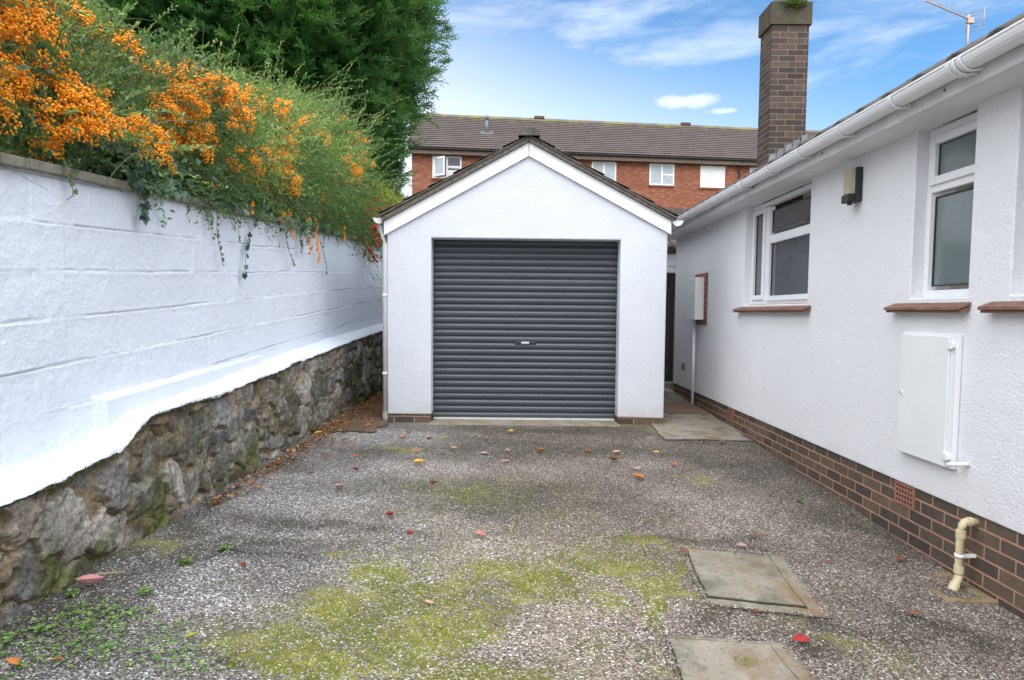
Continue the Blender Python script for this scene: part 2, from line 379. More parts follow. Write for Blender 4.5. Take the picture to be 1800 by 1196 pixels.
    mcol = m.mix(m.rng(m.noise(4.5, 5), .42, .60), (.17, .16, .03), (.42, .43, .04))
    mcol = m.mix(m.rng(m.noise(150, 2), .3, .7), mcol, (.08, .10, .012))
    col = m.mix(m.math('MULTIPLY', mf, .93), col, mcol)
    faint = m.math('MULTIPLY', m.rng(m.math('ADD', m.math('MULTIPLY', m.noise(2.3, 7, .7), .8), m.math('MULTIPLY', ms, .35)), .42, .72), m.math('LESS_THAN', sp.outputs[2], .5))
    col = m.mix(m.math('MULTIPLY', faint, .6), col, (.15, .14, .05))
    h = m.math('SUBTRACT', m.math('MULTIPLY', sp.outputs[1], .5), v.outputs['Distance'])
    return m.done(col, m.bump(h, .006, .9, m.bump(m.noise(22, 5), .01)), m.rng(mf, 0, 1, .72, .95))
TARMAC = tarmac()
o = np_mesh('driveway', np.stack([GX, GY, GZ], -1), grid_faces(len(xs), len(ys)), TARMAC, None, True, {'moss': moss, 'dark': dark, 'light': light}); tag(o, None, None, kind='structure')
# concrete path beside the garage
def concrete(name, c1, c2, stain, s=4):
    m = Mat(name, .85, .25)
    col = m.mix(m.rng(m.noise(s, 7, .65), .3, .7), c1, c2)
    col = m.mix(m.rng(m.noise(s*.7, 7, .7, dist=1), .48, .62, 0, .85), col, stain)
    col = m.mix(m.rng(m.noise(s*.5+3, 6, .7), .50, .62, 0, .7), col, (.10, .10, .075))
    col = m.mix(m.rng(m.vor(120), 0, .18, .45, 0), col, (.5, .48, .44))
    col = m.mix(m.rng(m.noise(45, 3), .60, .68, 0, .6), col, (.05, .048, .04))
    return m.done(col, m.bump(m.noise(70, 5, .7), .003))
CONC = concrete('old_path_concrete', (.22, .205, .17), (.31, .29, .245), (.26, .17, .095))
CONC2 = concrete('manhole_concrete', (.195, .175, .14), (.32, .29, .235), (.20, .125, .06), 2.6)
def patch(name, x0, x1, y0, y1, dz, mat, n=24, rag=.0, seed=3, thick=.06, label=None, kind='structure', yz=gnd):
    us = np.linspace(0, 1, n); A, Bq = np.meshgrid(us, us, indexing='ij')
    X = x0+(x1-x0)*A; Y = y0+(y1-y0)*Bq
    e = rag
    if e:
        nx = (fbm(np.stack([Y*5, X*0], -1), 4, seed)-.5)*e*2; ny = (fbm(np.stack([X*5, Y*0], -1), 4, seed+3)-.5)*e*2
        X = X+nx; Y = Y+ny
    Z = yz(X, Y)+dz+(fbm(np.stack([X, Y], -1)*6, 3, seed)-.5)*.004
    V = np.stack([X, Y, Z], -1).reshape(-1, 3); F = grid_faces(n, n).tolist()
    # skirt round the edge
    ring = [i*n for i in range(n)]+[(n-1)*n+j for j in range(1, n)]+[i*n+n-1 for i in range(n-2, -1, -1)]+[j for j in range(n-2, 0, -1)]
    low_ = V[ring].copy(); low_[:, 2] -= thick; b0 = len(V); V = np.concatenate([V, low_])
    for k in range(len(ring)):
        k2 = (k+1) % len(ring); F.append([ring[k], ring[k2], b0+k2, b0+k])
    o = np_mesh(name, V, F, mat, None, False)
    if kind: o['kind'] = kind
    return o
patch('path', 1.55, 2.452, 6.93, 11.6, .012, CONC, 60, .035, 8)
REDP = simple('worn_red_brick_paving', (.22, .125, .085), (.19, .15, .115), 5, .85, .003, 40)
patch('path', 1.93, 2.445, 8.4, 9.4, .018, REDP, 24, .05, 9, .01)
MUD = simple('bare_brown_earth', (.15, .095, .058), (.10, .068, .045), 4, .95, .012, 26)
patch('soil', -2.1, -1.405, 6.95, 13, .010, MUD, 60, .14, 12)

# ------------------------------------------------------------------ left boundary: painted block wall on an old stone wall
bw = empty('boundary_wall', (-2.2, 6, 0), 'long white painted block wall along the left, standing on an old rubble stone base', 'wall')
Y0, Y1 = -.5, 13.0
def ztop(y): return 1.846+.056*(y-2.98)
def zback(y): return np.interp(y, [0, 2.9, 3.5, 3.62, 4.2, 6.0, 8.5, 11.8, 13], [.40, .55, .575, .66, .70, .80, .93, 1.04, 1.09])
SY = [0, 2.7, 2.97, 3.46, 3.55, 3.66, 3.80, 4.2, 4.8, 5.36, 5.5, 6.03, 6.2, 7.1, 8.5, 10.9, 13]
SZ = [.36, .475, .49, .53, .565, .63, .665, .668, .675, .71, .715, .735, .76, .795, .865, .955, 1.0]
def zstone(y): return np.interp(y, SY, SZ)
ys = np.concatenate([np.arange(Y0, 2.4, .05), np.arange(2.4, 5.2, .009), np.arange(5.2, 8, .014), np.arange(8, Y1, .03)]); v = np.linspace(0, 1.62, 232)
A, V_ = np.meshgrid(ys, v, indexing='ij')
P2 = np.stack([A, V_], -1)
row = np.floor((V_-.0)/.2235); fr = V_/.2235-row
wob = (fbm(np.stack([A*1.5, row*7.3+V_*0], -1), 3, 3)-.5)*.045+(fbm(np.stack([A*14, row*7.3+V_*0], -1), 3, 31)-.5)*.014
dv = np.abs(((V_/.2235+wob/.2235*.5+.5) % 1)-.5)*.2235
gs = fbm(np.stack([A*1.6, row*3.1], -1), 3, 14)
groove = np.exp(-(dv/.0036)**2)*.010*np.clip(gs*3.2-.75, .22, 1.5)
lip = np.exp(-((((V_/.2235+wob/.2235*.5+.5) % 1)-.5)*.2235-.012)**2/.0002)*.004*gs
col_i = np.floor((A+row*.225)/.45); du = np.abs(((A+row*.225)/.45+.5) % 1-.5)*.45
vg = fbm(np.stack([col_i*3.7, row*5.1], -1), 1, 77)
groove2 = np.exp(-(du/.009)**2)*.0035*np.clip(vg*2-.6, 0, 1)
shelf = np.clip(1-((((V_/.2235+wob/.2235*.5+.5) % 1)-.5)*-.2235)/.02, 0, 1)*np.where((((V_/.2235+wob/.2235*.5+.5) % 1)-.5) < 0, 1, 0)*.004*np.clip(gs*2-.5, 0, 1)
Xw = -2.18+shelf+(fbm(P2*np.array([.9, 1.4]), 3, 2)-.5)*.03+(vnoise(np.stack([col_i, row], -1), 8)-.5)*.006+(fbm(P2*30, 3, 4)-.5)*.006+(fbm(P2*6, 3, 24)-.5)*.008-groove-groove2+lip
def wallpaint():
    m = Mat('brushed_white_wall_paint', .55, .35)
    st = m.rng(m.noise(1.1, 5, .6), .3, .75)
    h = m.math('ADD', m.noise(48, 5, .7), m.math('MULTIPLY', m.noise(140, 2), .4))
    c = m.mix(st, (.745, .795, .885), (.70, .75, .84))
    c = m.mix(m.rng(m.noise(13, 8, .75), .66, .78, 0, .30), c, (.50, .50, .52))
    return m.done(c, m.bump(h, .008, .9))
WPAINT = wallpaint()
zz = ztop(A)-V_
np_mesh('blockwork', np.stack([Xw, A, zz], -1), grid_faces(len(ys), len(v)), WPAINT, bw, True)
B().prism([(Y0, -.3), (Y1, -.3), (Y1, ztop(Y1)-.004), (Y0, ztop(Y0)-.004)], 'x', -2.38, -2.21).obj('backing', WPAINT, bw)
COPING = concrete('lichened_coping_concrete', (.20, .19, .15), (.27, .255, .20), (.12, .12, .07), 6)
cb = B(); yy = Y0
while yy < Y1:
    y2 = min(yy+.9, Y1); j = random.uniform(-.003, .003)
    a0, a1 = yy+.003, y2-.003
    vs = [(x, y, ztop(y)+dz+j) for x in (-2.42, -2.135) for y in (a0, a1) for dz in (0, .047)]
    bv = [cb.bm.verts.new(p) for p in vs]
    for q in ((0,1,3,2),(4,6,7,5),(0,4,5,1),(2,3,7,6),(1,5,7,3),(0,2,6,4)): cb.bm.faces.new([bv[i] for i in q])
    yy = y2
cb.obj('coping', COPING, bw, .006)
# painted ledge: flows from the blockwork over the top of the stone
ys = np.concatenate([np.arange(Y0, 2.4, .05), np.arange(2.4, 6.5, .012), np.arange(6.5, Y1, .03)]); sprof = np.linspace(0, 1, 26)
A, S = np.meshgrid(ys, sprof, indexing='ij')
xf = -1.972+(fbm(np.stack([A*3, A*0], -1), 4, 21)-.5)*.04+(fbm(np.stack([A*22, A*0], -1), 3, 22)-.5)*.018
xb = -2.195
drip = .010+.05*np.clip(fbm(np.stack([A*9, A*0+3], -1), 4, 33)-.40, 0, 1)+.010*fbm(np.stack([A*40, A*0+3], -1), 2, 34)
t = np.clip(S/.86, 0, 1); q = np.clip((S-.86)/.14, 0, 1)
Xl = xb+(xf-xb)*(t*.97+.03*np.sin(q*PI/2))
Zl = zback(A)+(zstone(A)+.012-zback(A))*(t**1.25)-q**1.3*drip
P2 = np.stack([A, S], -1); Zl = Zl+(fbm(np.stack([A*5, S*1.2], -1), 4, 5)-.5)*.022*(1-q*.6)+(fbm(np.stack([A*24, S*6], -1), 3, 6)-.5)*.007
np_mesh('painted_ledge', np.stack([Xl, A, Zl], -1), grid_faces(len(ys), len(sprof)), WPAINT, bw, True)
n = 16000; fy_ = 2.3+rng.random(n)**1.4*9; zf = zstone(fy_)
Pf = np.stack([-1.972+rng.normal(size=n)*.010, fy_, zf-.004-np.abs(rng.normal(size=n))*.011], -1); kf_ = fbm(np.stack([fy_*4, fy_*0], -1), 4, 23) > .44; Pf = Pf[kf_]; n = len(Pf)
def _unit(v): return v/(np.linalg.norm(v, axis=-1, keepdims=True)+1e-9)
Df = _unit(rng.normal(size=(n, 3))+np.array([.8, 0, .1])); Sf = _unit(np.cross(Df, rng.normal(size=(n, 3)))); Lf_ = rng.uniform(.006, .018, n)[:, None]
Vf = np.stack([Pf, Pf+Df*Lf_*.5+Sf*.0022, Pf+Df*Lf_, Pf+Df*Lf_*.5-Sf*.0022], 1).reshape(-1, 3)
o = np_mesh('moss_fringe', Vf, np.arange(n*4).reshape(-1, 4), simple('dark_dry_moss', (.045, .045, .02), (.085, .075, .035), 30, .95), bw); o['kind'] = 'stuff'
# projecting footing above the ledge
ft = B(); fy = np.arange(3.56, 6.01, .06)
for i in range(len(fy)-1):
    pass
prof = lambda y: [(-2.2, .50), (-2.098+(y-3.56)*-.022, .50), (-2.100+(y-3.56)*-.022, .765+.033*(y-3.56)), (-2.2, .785+.033*(y-3.56))]
rings = [[ft.bm.verts.new((px+random.uniform(-.002, .002), y, pz+random.uniform(-.003, .003))) for px, pz in prof(y)] for y in fy]
for a, b in zip(rings, rings[1:]):
    for k in range(3): ft.bm.faces.new((a[k], b[k], b[k+1], a[k+1]))
ft.bm.faces.new(rings[0]); ft.bm.faces.new(rings[-1][::-1])
ft.obj('footing', WPAINT, bw, .008, 3)
# rubble stone base, as relief with its own stones and mortar
ys = np.concatenate([np.arange(Y0, 2.3, .04), np.arange(2.3, 6, .0085), np.arange(6, Y1, .02)]); v = np.linspace(-.12, 1, 104)
A, V_ = np.meshgrid(ys, v, indexing='ij'); Zs = np.where(V_ < 0, V_, V_*(zstone(A)+.002))
sites = []
yv = Y0
while yv < Y1:
    zc = -.05
    while zc < 1.15:
        sites.append((yv+random.uniform(-.085, .085), zc+random.uniform(-.06, .06))); zc += random.uniform(.17, .32)
    yv += random.uniform(.22, .36)
sites = np.array(sites); P2 = np.stack([A, Zs], -1)
wp = P2+np.stack([fbm(P2*5.5, 4, 81)-.5, fbm(P2*5.5+9, 4, 82)-.5], -1)*.26+np.stack([fbm(P2*20, 3, 83)-.5, fbm(P2*20+9, 3, 84)-.5], -1)*.05
flat = wp.reshape(-1, 2); d1 = np.full(len(flat), 9.); d2 = d1.copy(); idx = np.zeros(len(flat), int)
for k, s_ in enumerate(sites):
    near = np.abs(flat[:, 0]-s_[0]) < .6
    dd = np.sqrt(((flat[near]-s_)**2*np.array([1, 1.25])).sum(1))
    a1 = d1[near]; a2 = d2[near]; ii = idx[near]
    closer = dd < a1
    a2 = np.where(closer, a1, np.minimum(a2, dd)); ii = np.where(closer, k, ii); a1 = np.where(closer, dd, a1)
    d1[near] = a1; d2[near] = a2; idx[near] = ii
edge = (d2-d1).reshape(A.shape); idx = idx.reshape(A.shape)
sr = rng.random((len(sites), 6))
ston = np.clip((edge-.016-.05*np.clip(fbm(P2*3, 3, 86)-.42, 0, 1)*2)/.03, 0, 1); ston = ston*ston*(3-2*ston)
for (ty, tz, tb) in ((3.38, .27, .95), (3.02, .22, .7), (2.75, .10, .55), (4.3, .35, .62), (5.1, .4, .6)):
    kk_ = int(((sites-np.array([ty, tz]))**2).sum(1).argmin()); sr[kk_, 4] = .1 if tb > .65 else .5; sr[kk_, 5] = tb
rel = P2-sites[idx]
tilt = (sr[idx, 0]-.5)*rel[..., 0]*.22+(sr[idx, 1]-.5)*rel[..., 1]*.20
rid = np.abs(fbm(P2*np.array([5, 6]), 4, 88)-.5)*2
crag = (fbm(P2*9, 5, 90, .62)-.5)
fct = np.floor(fbm(P2*7+sr[idx, 2][..., None]*40, 3, 91)*7)/7
Xs = -1.995+ston*(.009+.018*sr[idx, 3]+tilt*.9+(fct-.5)*.030)+crag*.036-(1-ston)*.008+(fbm(P2*1.3, 3, 7)-.5)*.04-.014*rid
Xs = Xs-np.clip((V_-.93)/.07, 0, 1)**2*.03
base = np.where((sr[idx, 4] < .22)[..., None], np.array([.37, .345, .31]), np.where((sr[idx, 4] < .62)[..., None], np.array([.185, .18, .17]), np.array([.225, .195, .16])))
base = base*(.50+1.0*sr[idx, 5])[..., None]
spots = fbm(P2*34, 4, 95)[..., None]; base = base*(.55+.9*spots)
mort = np.array([.34, .265, .175])*(.45+1.0*fbm(P2*18, 4, 96)[..., None])
colr = mort*(1-ston[..., None])+base*ston[..., None]
crack = (np.exp(-(edge/.010)**2)*np.clip(fbm(P2*6, 3, 150)*4-1.45, 0, 1))[..., None]; Xs = Xs-crack[..., 0]*.014
colr = colr*(1-crack*.75)+np.array([.025, .022, .018])*crack*.75
grime = np.clip((fbm(P2*2.1, 5, 97)-.42)*4, 0, 1)[..., None]*.55
colr = colr*(1-grime)+np.array([.085, .078, .045])*grime
lichen = np.clip((fbm(P2*11, 5, 98, .65)-.56)*9, 0, 1)[..., None]*.5
colr = colr*(1-lichen)+np.array([.40, .40, .36])*lichen
msf = np.clip((fbm(P2*3.4, 5, 99, .6)-.47-.16*Zs+.03)*7, 0, 1)[..., None]*np.clip(1.2-Zs*1.9, 0, 1)[..., None]
msf = np.clip(msf+np.clip((fbm(P2*7, 4, 101)-.5)*6, 0, 1)[..., None]*np.exp(-(((A-3.1)/.32)**2+((Zs-.1)/.14)**2))[..., None]*1.2, 0, 1)
mosc = np.where(fbm(P2*6, 3, 102)[..., None] > .5, np.array([.105, .125, .022]), np.array([.085, .078, .028]))
colr = colr*(1-msf*.8)+mosc*msf*.8
tan = np.maximum(np.exp(-(((A-3.85)/.30)**2))*np.clip((V_-.80)/.12, 0, 1)*np.clip(fbm(P2*8, 3, 111)*2-.3, 0, 1), np.exp(-(((A-4.6)/.75)**4))*np.clip((V_-.90)/.05, 0, 1)*np.clip(fbm(P2*np.array([3, 8]), 3, 112)*5-2.0, 0, 1))
colr = colr*(1-tan[..., None]*.8)+np.array([.34, .22, .15])*tan[..., None]*.8
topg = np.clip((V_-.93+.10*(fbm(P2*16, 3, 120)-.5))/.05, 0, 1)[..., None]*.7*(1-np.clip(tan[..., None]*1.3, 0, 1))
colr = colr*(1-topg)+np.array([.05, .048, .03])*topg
def stonemat():
    m = Mat('rubble_stone', .88, .25)
    c = m.attr('tone', 'Color'); f = m.math('MULTIPLY', m.rng(m.noise(85, 6, .75), .3, .7, .45, 1.6), m.rng(m.noise(27, 6, .75), .32, .68, .62, 1.42))
    mu = m.n('ShaderNodeVectorMath', operation='SCALE'); m.set(mu.inputs[0], c); m.set(mu.inputs['Scale'], f)
    return m.done(mu.outputs[0], m.bump(m.noise(48, 8, .78), .02, 1, m.bump(m.vor(24), .012, .8)))
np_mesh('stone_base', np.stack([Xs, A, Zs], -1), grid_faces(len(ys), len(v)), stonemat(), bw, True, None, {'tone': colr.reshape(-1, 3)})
o = np_mesh('bank', [(-60,-6,1.80),(-2.38,-6,1.3),(-2.38,13,2.3),(-2.38,30,2.3),(-60,30,2.3)][:2]+[(-2.38,13,2.33),(-60,13,2.33)], [(0,1,2,3)], GEN); tag(o, None, None, kind='structure')

# ------------------------------------------------------------------ tiled roofs
def tile_roof(name, origin, ud, vd, U, Vn, gauge, tw, mat, parent, lip=.022, roll=.022, prof='roman', jitter=.004, under=.03):
    """courses of tiles from the eaves up: ud runs along the eaves, vd up the slope"""
    ud = np.array(ud, float); vd = np.array(vd, float); vd /= np.linalg.norm(vd); n = np.cross(ud, vd); n /= np.linalg.norm(n)
    if n[2] < 0: n = -n
    per = 8 if roll else 1
    nu = int(round(U/tw))*per+1; us = np.linspace(0, U, nu)
    ph = (us/tw) % 1
    if roll: hp = roll*np.clip(np.cos((ph-.2)*2*PI*1.0)*1.4-.4, 0, 1)
    else: hp = us*0
    Vs, Fs = [], []; b = 0
    for c in range(Vn):
        v0 = c*gauge; v1 = v0+gauge+.03
        jj = (np.repeat(rng.random(nu//per+1), per)[:nu]-.5)*jitter*2
        rows = []
        for (vv, h) in ((v0+.045, -.004), (v0, lip*1.15), (v0+.002, lip*2), (v1, lip*.6)):
            rows.append(np.array(origin)[None, :]+ud[None, :]*us[:, None]+vd[None, :]*(vv+jj[:, None])+n[None, :]*(h+hp+jj*.5)[:, None])
        r = np.stack(rows, 1); Vs.append(r.reshape(-1, 3)); Fs.append(grid_faces(nu, 4)+b); b += nu*4
    # solid underside
    o_ = np.array(origin); L = Vn*gauge
    quadv = np.array([o_-n*under, o_+ud*U-n*under, o_+ud*U+vd*L-n*under, o_+vd*L-n*under, o_+n*.004, o_+ud*U+n*.004, o_+ud*U+vd*L+n*.004, o_+vd*L+n*.004])
    Vs.append(quadv); Fs.append(np.array([[0,1,2,3],[0,1,5,4],[1,2,6,5],[3,2,6,7],[0,3,7,4]])+b)
    return np_mesh(name, np.concatenate(Vs), np.concatenate(Fs), mat, parent)

# ------------------------------------------------------------------ garage
GXL, GXR, GY0, GY1 = -1.395, 1.712, 7.72, 13.2
AP = .165; AZ = 3.02; EZ = 2.16
ga = empty('garage', (.16, 7.72, 0), 'single white rendered garage with a gabled tiled roof and dark roller door', 'garage')
B().prism([(GXL, .082), (-.905, .082), (-.905, 2.052), (1.192, 2.046), (1.192, .068), (GXR, .06), (GXR, EZ), (AP, AZ), (GXL, EZ)], 'y', GY0, 7.93).obj('front_wall', WHITE_R, ga, .014, 3)
wl = B(); wl.box(GXL+.002, GXL+.2, 7.932, GY1, .08, EZ-.02); wl.box(GXR-.2, GXR-.002, 7.932, GY1, .08, EZ-.02)
wl.prism([(GXL+.2, .08), (GXR-.2, .08), (GXR-.2, EZ-.03), (AP, AZ-.03), (GXL+.2, EZ-.03)], 'y', GY1-.2, GY1-.001); wl.objs('wall', WHITE_R, ga)
pb = B(); pb.box(GXL+.012, -.915, GY0+.014, 7.92, -.2, .084); pb.box(1.202, GXR-.012, GY0+.014, 7.92, -.2, .07)
pb.box(GXL+.012, GXL+.19, 7.921, GY1, -.2, .082); pb.box(GXR-.19, GXR-.012, 7.921, GY1, -.2, .082); pb.objs('plinth', DARKBRICK, ga)
B().box(-.93, 1.215, 7.60, 8.05, -.2, -.004, .008).obj('threshold', CONC, ga)
# roller door: ribbed curtain
m = Mat('dark_grey_coated_steel', .34, .5); spz = m.n('ShaderNodeSeparateXYZ'); m.set(spz.inputs[0], m.co)
mpd = m.n('ShaderNodeMapping'); m.set(mpd.inputs[0], m.co); mpd.inputs['Scale'].default_value = (.35, 1, 13.8)
ban = m.noise(1.0, 4, .6, mpd.outputs[0])
STEEL = m.done(m.mix(m.rng(ban, .3, .7), (.046, .057, .068), (.074, .086, .097)), m.bump(m.noise(3, 3), .004), m.rng(m.noise(7, 5), .3, .7, .30, .46))
zs = []; xsn = []; ptch = .0732; z = .018
prof = [(0, 0), (.05, -.004), (.20, -.0095), (.45, -.0125), (.66, -.011), (.76, -.004), (.80, .0), (.83, .009), (.88, .011), (.93, .009), (.97, .002)]
while z < 2.10:
    for a, d in prof: zs.append(z+a*ptch); xsn.append(7.94+d)
    z += ptch
us = np.linspace(-.925, 1.222, 40)
Xd, K = np.meshgrid(us, np.arange(len(zs)), indexing='ij'); Zd = np.array(zs)[K]; Yd = np.array(xsn)[K]+(fbm(np.stack([Xd*1.2, Zd*2], -1), 2, 4)-.5)*.006
dr = np_mesh('roller_door', np.stack([Xd, Yd, Zd], -1), grid_faces(len(us), len(zs)), STEEL, ga)
B().box(-.90, 1.19, 7.905, 7.945, -.003, .022, .004).obj('bottom_rail', simple('pale_alloy_rail', (.55, .55, .53), None, 8, .5), dr)
B().box(.03, .272, 7.918, 7.936, .872, .906, .005).obj('handle_plate', BLACK, dr)
lk = B(); lk.box(.103, .196, 7.908, 7.919, .876, .901, .004); lk.tube([(.118, 7.909, .889), (.118, 7.902, .889)], .009, 12); lk.obj('lock', simple('brushed_steel', (.6, .61, .62), None, 20, .3, metal=.7), dr)
# bargeboards, capping and roof
def rake(x0, z0, x1, z1, d, y0, y1): return (x0, z0), (x1, z1), (x1, z1-d), (x0, z0-d)
BGT = .0
for s, (xe, ze) in (('l', (-1.425, 2.225)), ('r', (1.742, 2.262))):
    x0 = AP-.003 if s == 'l' else AP+.003
    bo = B().prism([(xe, ze), (x0, 3.095), (x0, 2.948), (xe, ze-.152)], 'y', 7.688, 7.716)
    bo = bo.obj('bargeboard', UPVC, ga, .002)
    nb = B()
    for f in (.06, .3, .55, .8, .96):
        for dz in (-.035, -.115):
            px = xe+(x0-xe)*f; pz = ze+(3.095-ze)*f+dz; nb.tube([(px, 7.6865, pz), (px, 7.691, pz)], .006, 8)
    nb.objs('nail_head', UPVC_D, bo)
    uc = B().prism([(xe+(-.02 if s == 'l' else .02), ze-.004), (x0, 3.156), (x0, 3.098), (xe, ze+.003), (xe, ze+.050), (xe+(-.02 if s == 'l' else .02), ze+.040)][:1]+[(xe, ze+.003), (x0, 3.098), (x0, 3.146), (xe, ze+.050), (xe+(-.02 if s == 'l' else .02), ze+.030)], 'y', 7.655, 7.9); uc.obj('undercloak', simple('mossy_verge_mortar', (.17, .15, .125), (.075, .068, .055), 26, .95, .006, 50), ga)
sl = .5355
Lr = 1.60/math.cos(math.atan(sl))
for sgn in (-1, 1):
    xe = AP+sgn*1.635; ze = 3.162-sl*1.635
    o = tile_roof('roof_slope', (xe, 7.645, ze), (0, 1, 0), (-sgn, 0, sl), 5.7, 6, 1.855/6, .3, ROOF_G, ga, .013, .014, under=.016)
rd = B()
for k in range(13):
    y = 7.61+k*.45; seg = 10; n0 = []
    for yy, rr in ((y, .118), (y+.46, .108)):
        n0.append([rd.bm.verts.new((AP+rr*math.cos(t), yy, 3.15+rr*.78*math.sin(t))) for t in [PI*j/seg for j in range(seg+1)]])
    for j in range(seg): rd.bm.faces.new((n0[0][j], n0[1][j], n0[1][j+1], n0[0][j+1]))
    rd.bm.faces.new(n0[0][::-1])
rd.obj('ridge_tile', ROOF_G, ga, .0)
# half-round gutters
def gutter(bm, x, r, y0, y1, z, seg=10, th=.003):
    for rr in (r, r-th):
        for j in range(seg):
            t0, t1 = PI+PI*j/seg, PI+PI*(j+1)/seg
            f = bm.bm.faces.new([bm.bm.verts.new(p) for p in ((x+rr*math.cos(t0), y0, z+rr*math.sin(t0)), (x+rr*math.cos(t0), y1, z+rr*math.sin(t0)), (x+rr*math.cos(t1), y1, z+rr*math.sin(t1)), (x+rr*math.cos(t1), y0, z+rr*math.sin(t1)))]); f.smooth = True
    for sx in (-1, 1): bm.box(x+sx*r-.004, x+sx*r+.004, y0, y1, z-.004, z+.006)
def gut_end(bm, x, r, y, z, seg=12):
    a = [bm.bm.verts.new((x+r*math.cos(PI+PI*j/seg), y, z+r*math.sin(PI+PI*j/seg))) for j in range(seg+1)]; b = [bm.bm.verts.new((v_.co.x, y+.012, v_.co.z)) for v_ in a]
    bm.bm.faces.new(a); bm.bm.faces.new(b[::-1])
    for j in range(seg): bm.bm.faces.new((a[j], a[j+1], b[j+1], b[j]))
    bm.bm.faces.new((a[-1], a[0], b[0], b[-1]))
for x, z in ((-1.482, 2.262), (1.812, 2.262)):
    g = B(); gutter(g, x, .058, 7.70, 13.3, z); gut_end(g, x, .060, 7.69, z); g.obj('gutter', UPVC, ga)
dp = B(); dp.tube([(-1.482, 7.80, 2.21), (-1.482, 7.80, 2.15), (-1.44, 7.79, 2.06), (-1.428, 7.785, 1.98), (-1.428, 7.785, .06)], .031, 14)
dp.tube([(-1.428, 7.785, 1.40), (-1.428, 7.785, 1.43)], .037, 14); dp.tube([(-1.428, 7.785, .52), (-1.428, 7.785, .55)], .037, 14)
dpo = dp.obj('downpipe', UPVC, ga)
B().tube([(-1.426, 7.785, .10), (-1.424, 7.785, -.05)], .038, 14).obj('pipe_shoe', simple('grey_cast_shoe', (.36, .36, .33), (.28, .28, .24), 15, .7), dpo)

# ------------------------------------------------------------------ bungalow
WX = 2.44; HY0, HY1 = -.5, 10.42
bu = empty('bungalow', (2.44, 5, 0), 'white rendered bungalow along the right with a dark brick plinth and tall chimney', 'bungalow')
TOP = 2.40
wall = [(HY0, .205), (HY1, .195), (HY1, TOP), (7.33, TOP), (7.33, 1.335), (5.745, 1.335), (5.745, TOP), (4.262, TOP), (4.262, 1.345), (3.722, 1.345), (3.722, TOP), (3.405, TOP), (3.405, 1.345), (2.62, 1.345), (2.62, TOP), (HY0, TOP)]
B().prism(wall, 'x', WX, WX+.25).obj('wall', WHITE_H, bu, .008, 3)
B().prism([(HY1, .2), (WX+.25, .2)][:0]+[(WX+.252, .2), (9, .2), (9, TOP), (WX+.252, TOP)], 'y', HY1-.25, HY1-.002).obj('end_wall', WHITE_H, bu)
pl = B(); pl.box(WX+.014, WX+.24, HY0+.01, HY1-.01, -.5, .203); pl.box(WX+.24, 9, HY1-.24, HY1-.01, -.5, .2)
plo = pl.obj('plinth', DARKBRICK, bu)
AIRB = simple('terracotta_air_brick', (.36, .16, .11), (.27, .12, .085), 20, .8, .001)
for ya, za, zb in ((4.132, .062, .198), (7.57, .055, .190)):
    a = B(); a.box(WX+.008, WX+.013, ya, ya+.215, za, zb)
    hh = B()
    for i in range(6):
        for j in range(4):
            y_ = ya+.022+i*.031; z_ = za+.016+j*.030; hh.box(WX+.0055, WX+.0079, y_, y_+.015, z_, z_+.014)  # dark blocks on the face stand in for the shade inside the holes
    ao = a.obj('air_brick', AIRB, bu); hh.objs('vent_hole', simple('painted_hole_shade', (.05, .03, .025), None, 5, .9), ao)
# windows
WIN = WX+.075
def window(y0, y1, z0, z1, panes, bars, sash, gm, sill, extra=None):
    f = B(); fw = .045
    f.box(WIN, WIN+.06, y0, y0+fw, z0, z1); f.box(WIN, WIN+.06, y1-fw, y1, z0, z1)
    f.box(WIN, WIN+.06, y0+fw, y1-fw, z0, z0+fw); f.box(WIN, WIN+.06, y0+fw, y1-fw, z1-fw, z1)
    for a in bars: f.box(WIN+.001, WIN+.058, *a)
    fo = f.obj('window', UPVC, bu, .004)
    for (a, b_, c, d) in sash:     # opening lights stand proud of the frame
        s_ = B(); t = .048; x0, x1 = WIN-.016, WIN+.03
        s_.box(x0, x1, a, a+t, c, d); s_.box(x0, x1, b_-t, b_, c, d); s_.box(x0, x1, a+t, b_-t, c, c+t); s_.box(x0, x1, a+t, b_-t, d-t, d)
        s_.obj('sash', UPVC, fo, .005)
    for (a, b_, c, d), g_ in zip(panes, gm):
        B().box(WIN+.018, WIN+.026, a, b_, c, d).obj('pane', g_, fo)
        k = B(); e = .004   # black gasket line
        x0, x1 = WIN+.010, WIN+.018
        k.box(x0, x1, a-e, a+e, c, d); k.box(x0, x1, b_-e, b_+e, c, d); k.box(x0, x1, a, b_, c-e, c+e); k.box(x0, x1, a, b_, d-e, d+e); k.obj('gasket', BLACK, fo)
    ya, yb = sill
    sl_ = B(); y = ya
    n = max(1, round((yb-ya)/.30)); st = (yb-ya)/n
    for i in range(n):
        a, b_ = ya+i*st+.002, ya+(i+1)*st-.002; dz = random.uniform(-.002, .002)
        sl_.prism([(WX-.072, 1.272+dz), (WX-.072, 1.290+dz), (WX+.07, 1.343+dz), (WX+.07, 1.325+dz)], 'y', a, b_)
        sl_.prism([(WX-.060, 1.258+dz), (WX-.060, 1.271+dz), (WX+.002, 1.294+dz), (WX+.002, 1.275+dz)], 'y', a+.004, b_-.004)
    sl_.obj('sill', TILEBROWN, fo, .003)
window(5.745, 7.33, 1.337, 2.352, [(7.0, 7.24, 1.43, 2.25), (5.8, 6.80, 2.035, 2.245), (5.81, 6.80, 1.41, 1.935)],
       [(6.86, 6.94, 1.38, 2.30), (5.80, 6.86, 1.965, 2.01)], [(6.945, 7.285, 1.385, 2.30), (5.765, 6.85, 1.372, 1.975)], [GLASS, GLASS, GLASS], (5.66, 7.46))
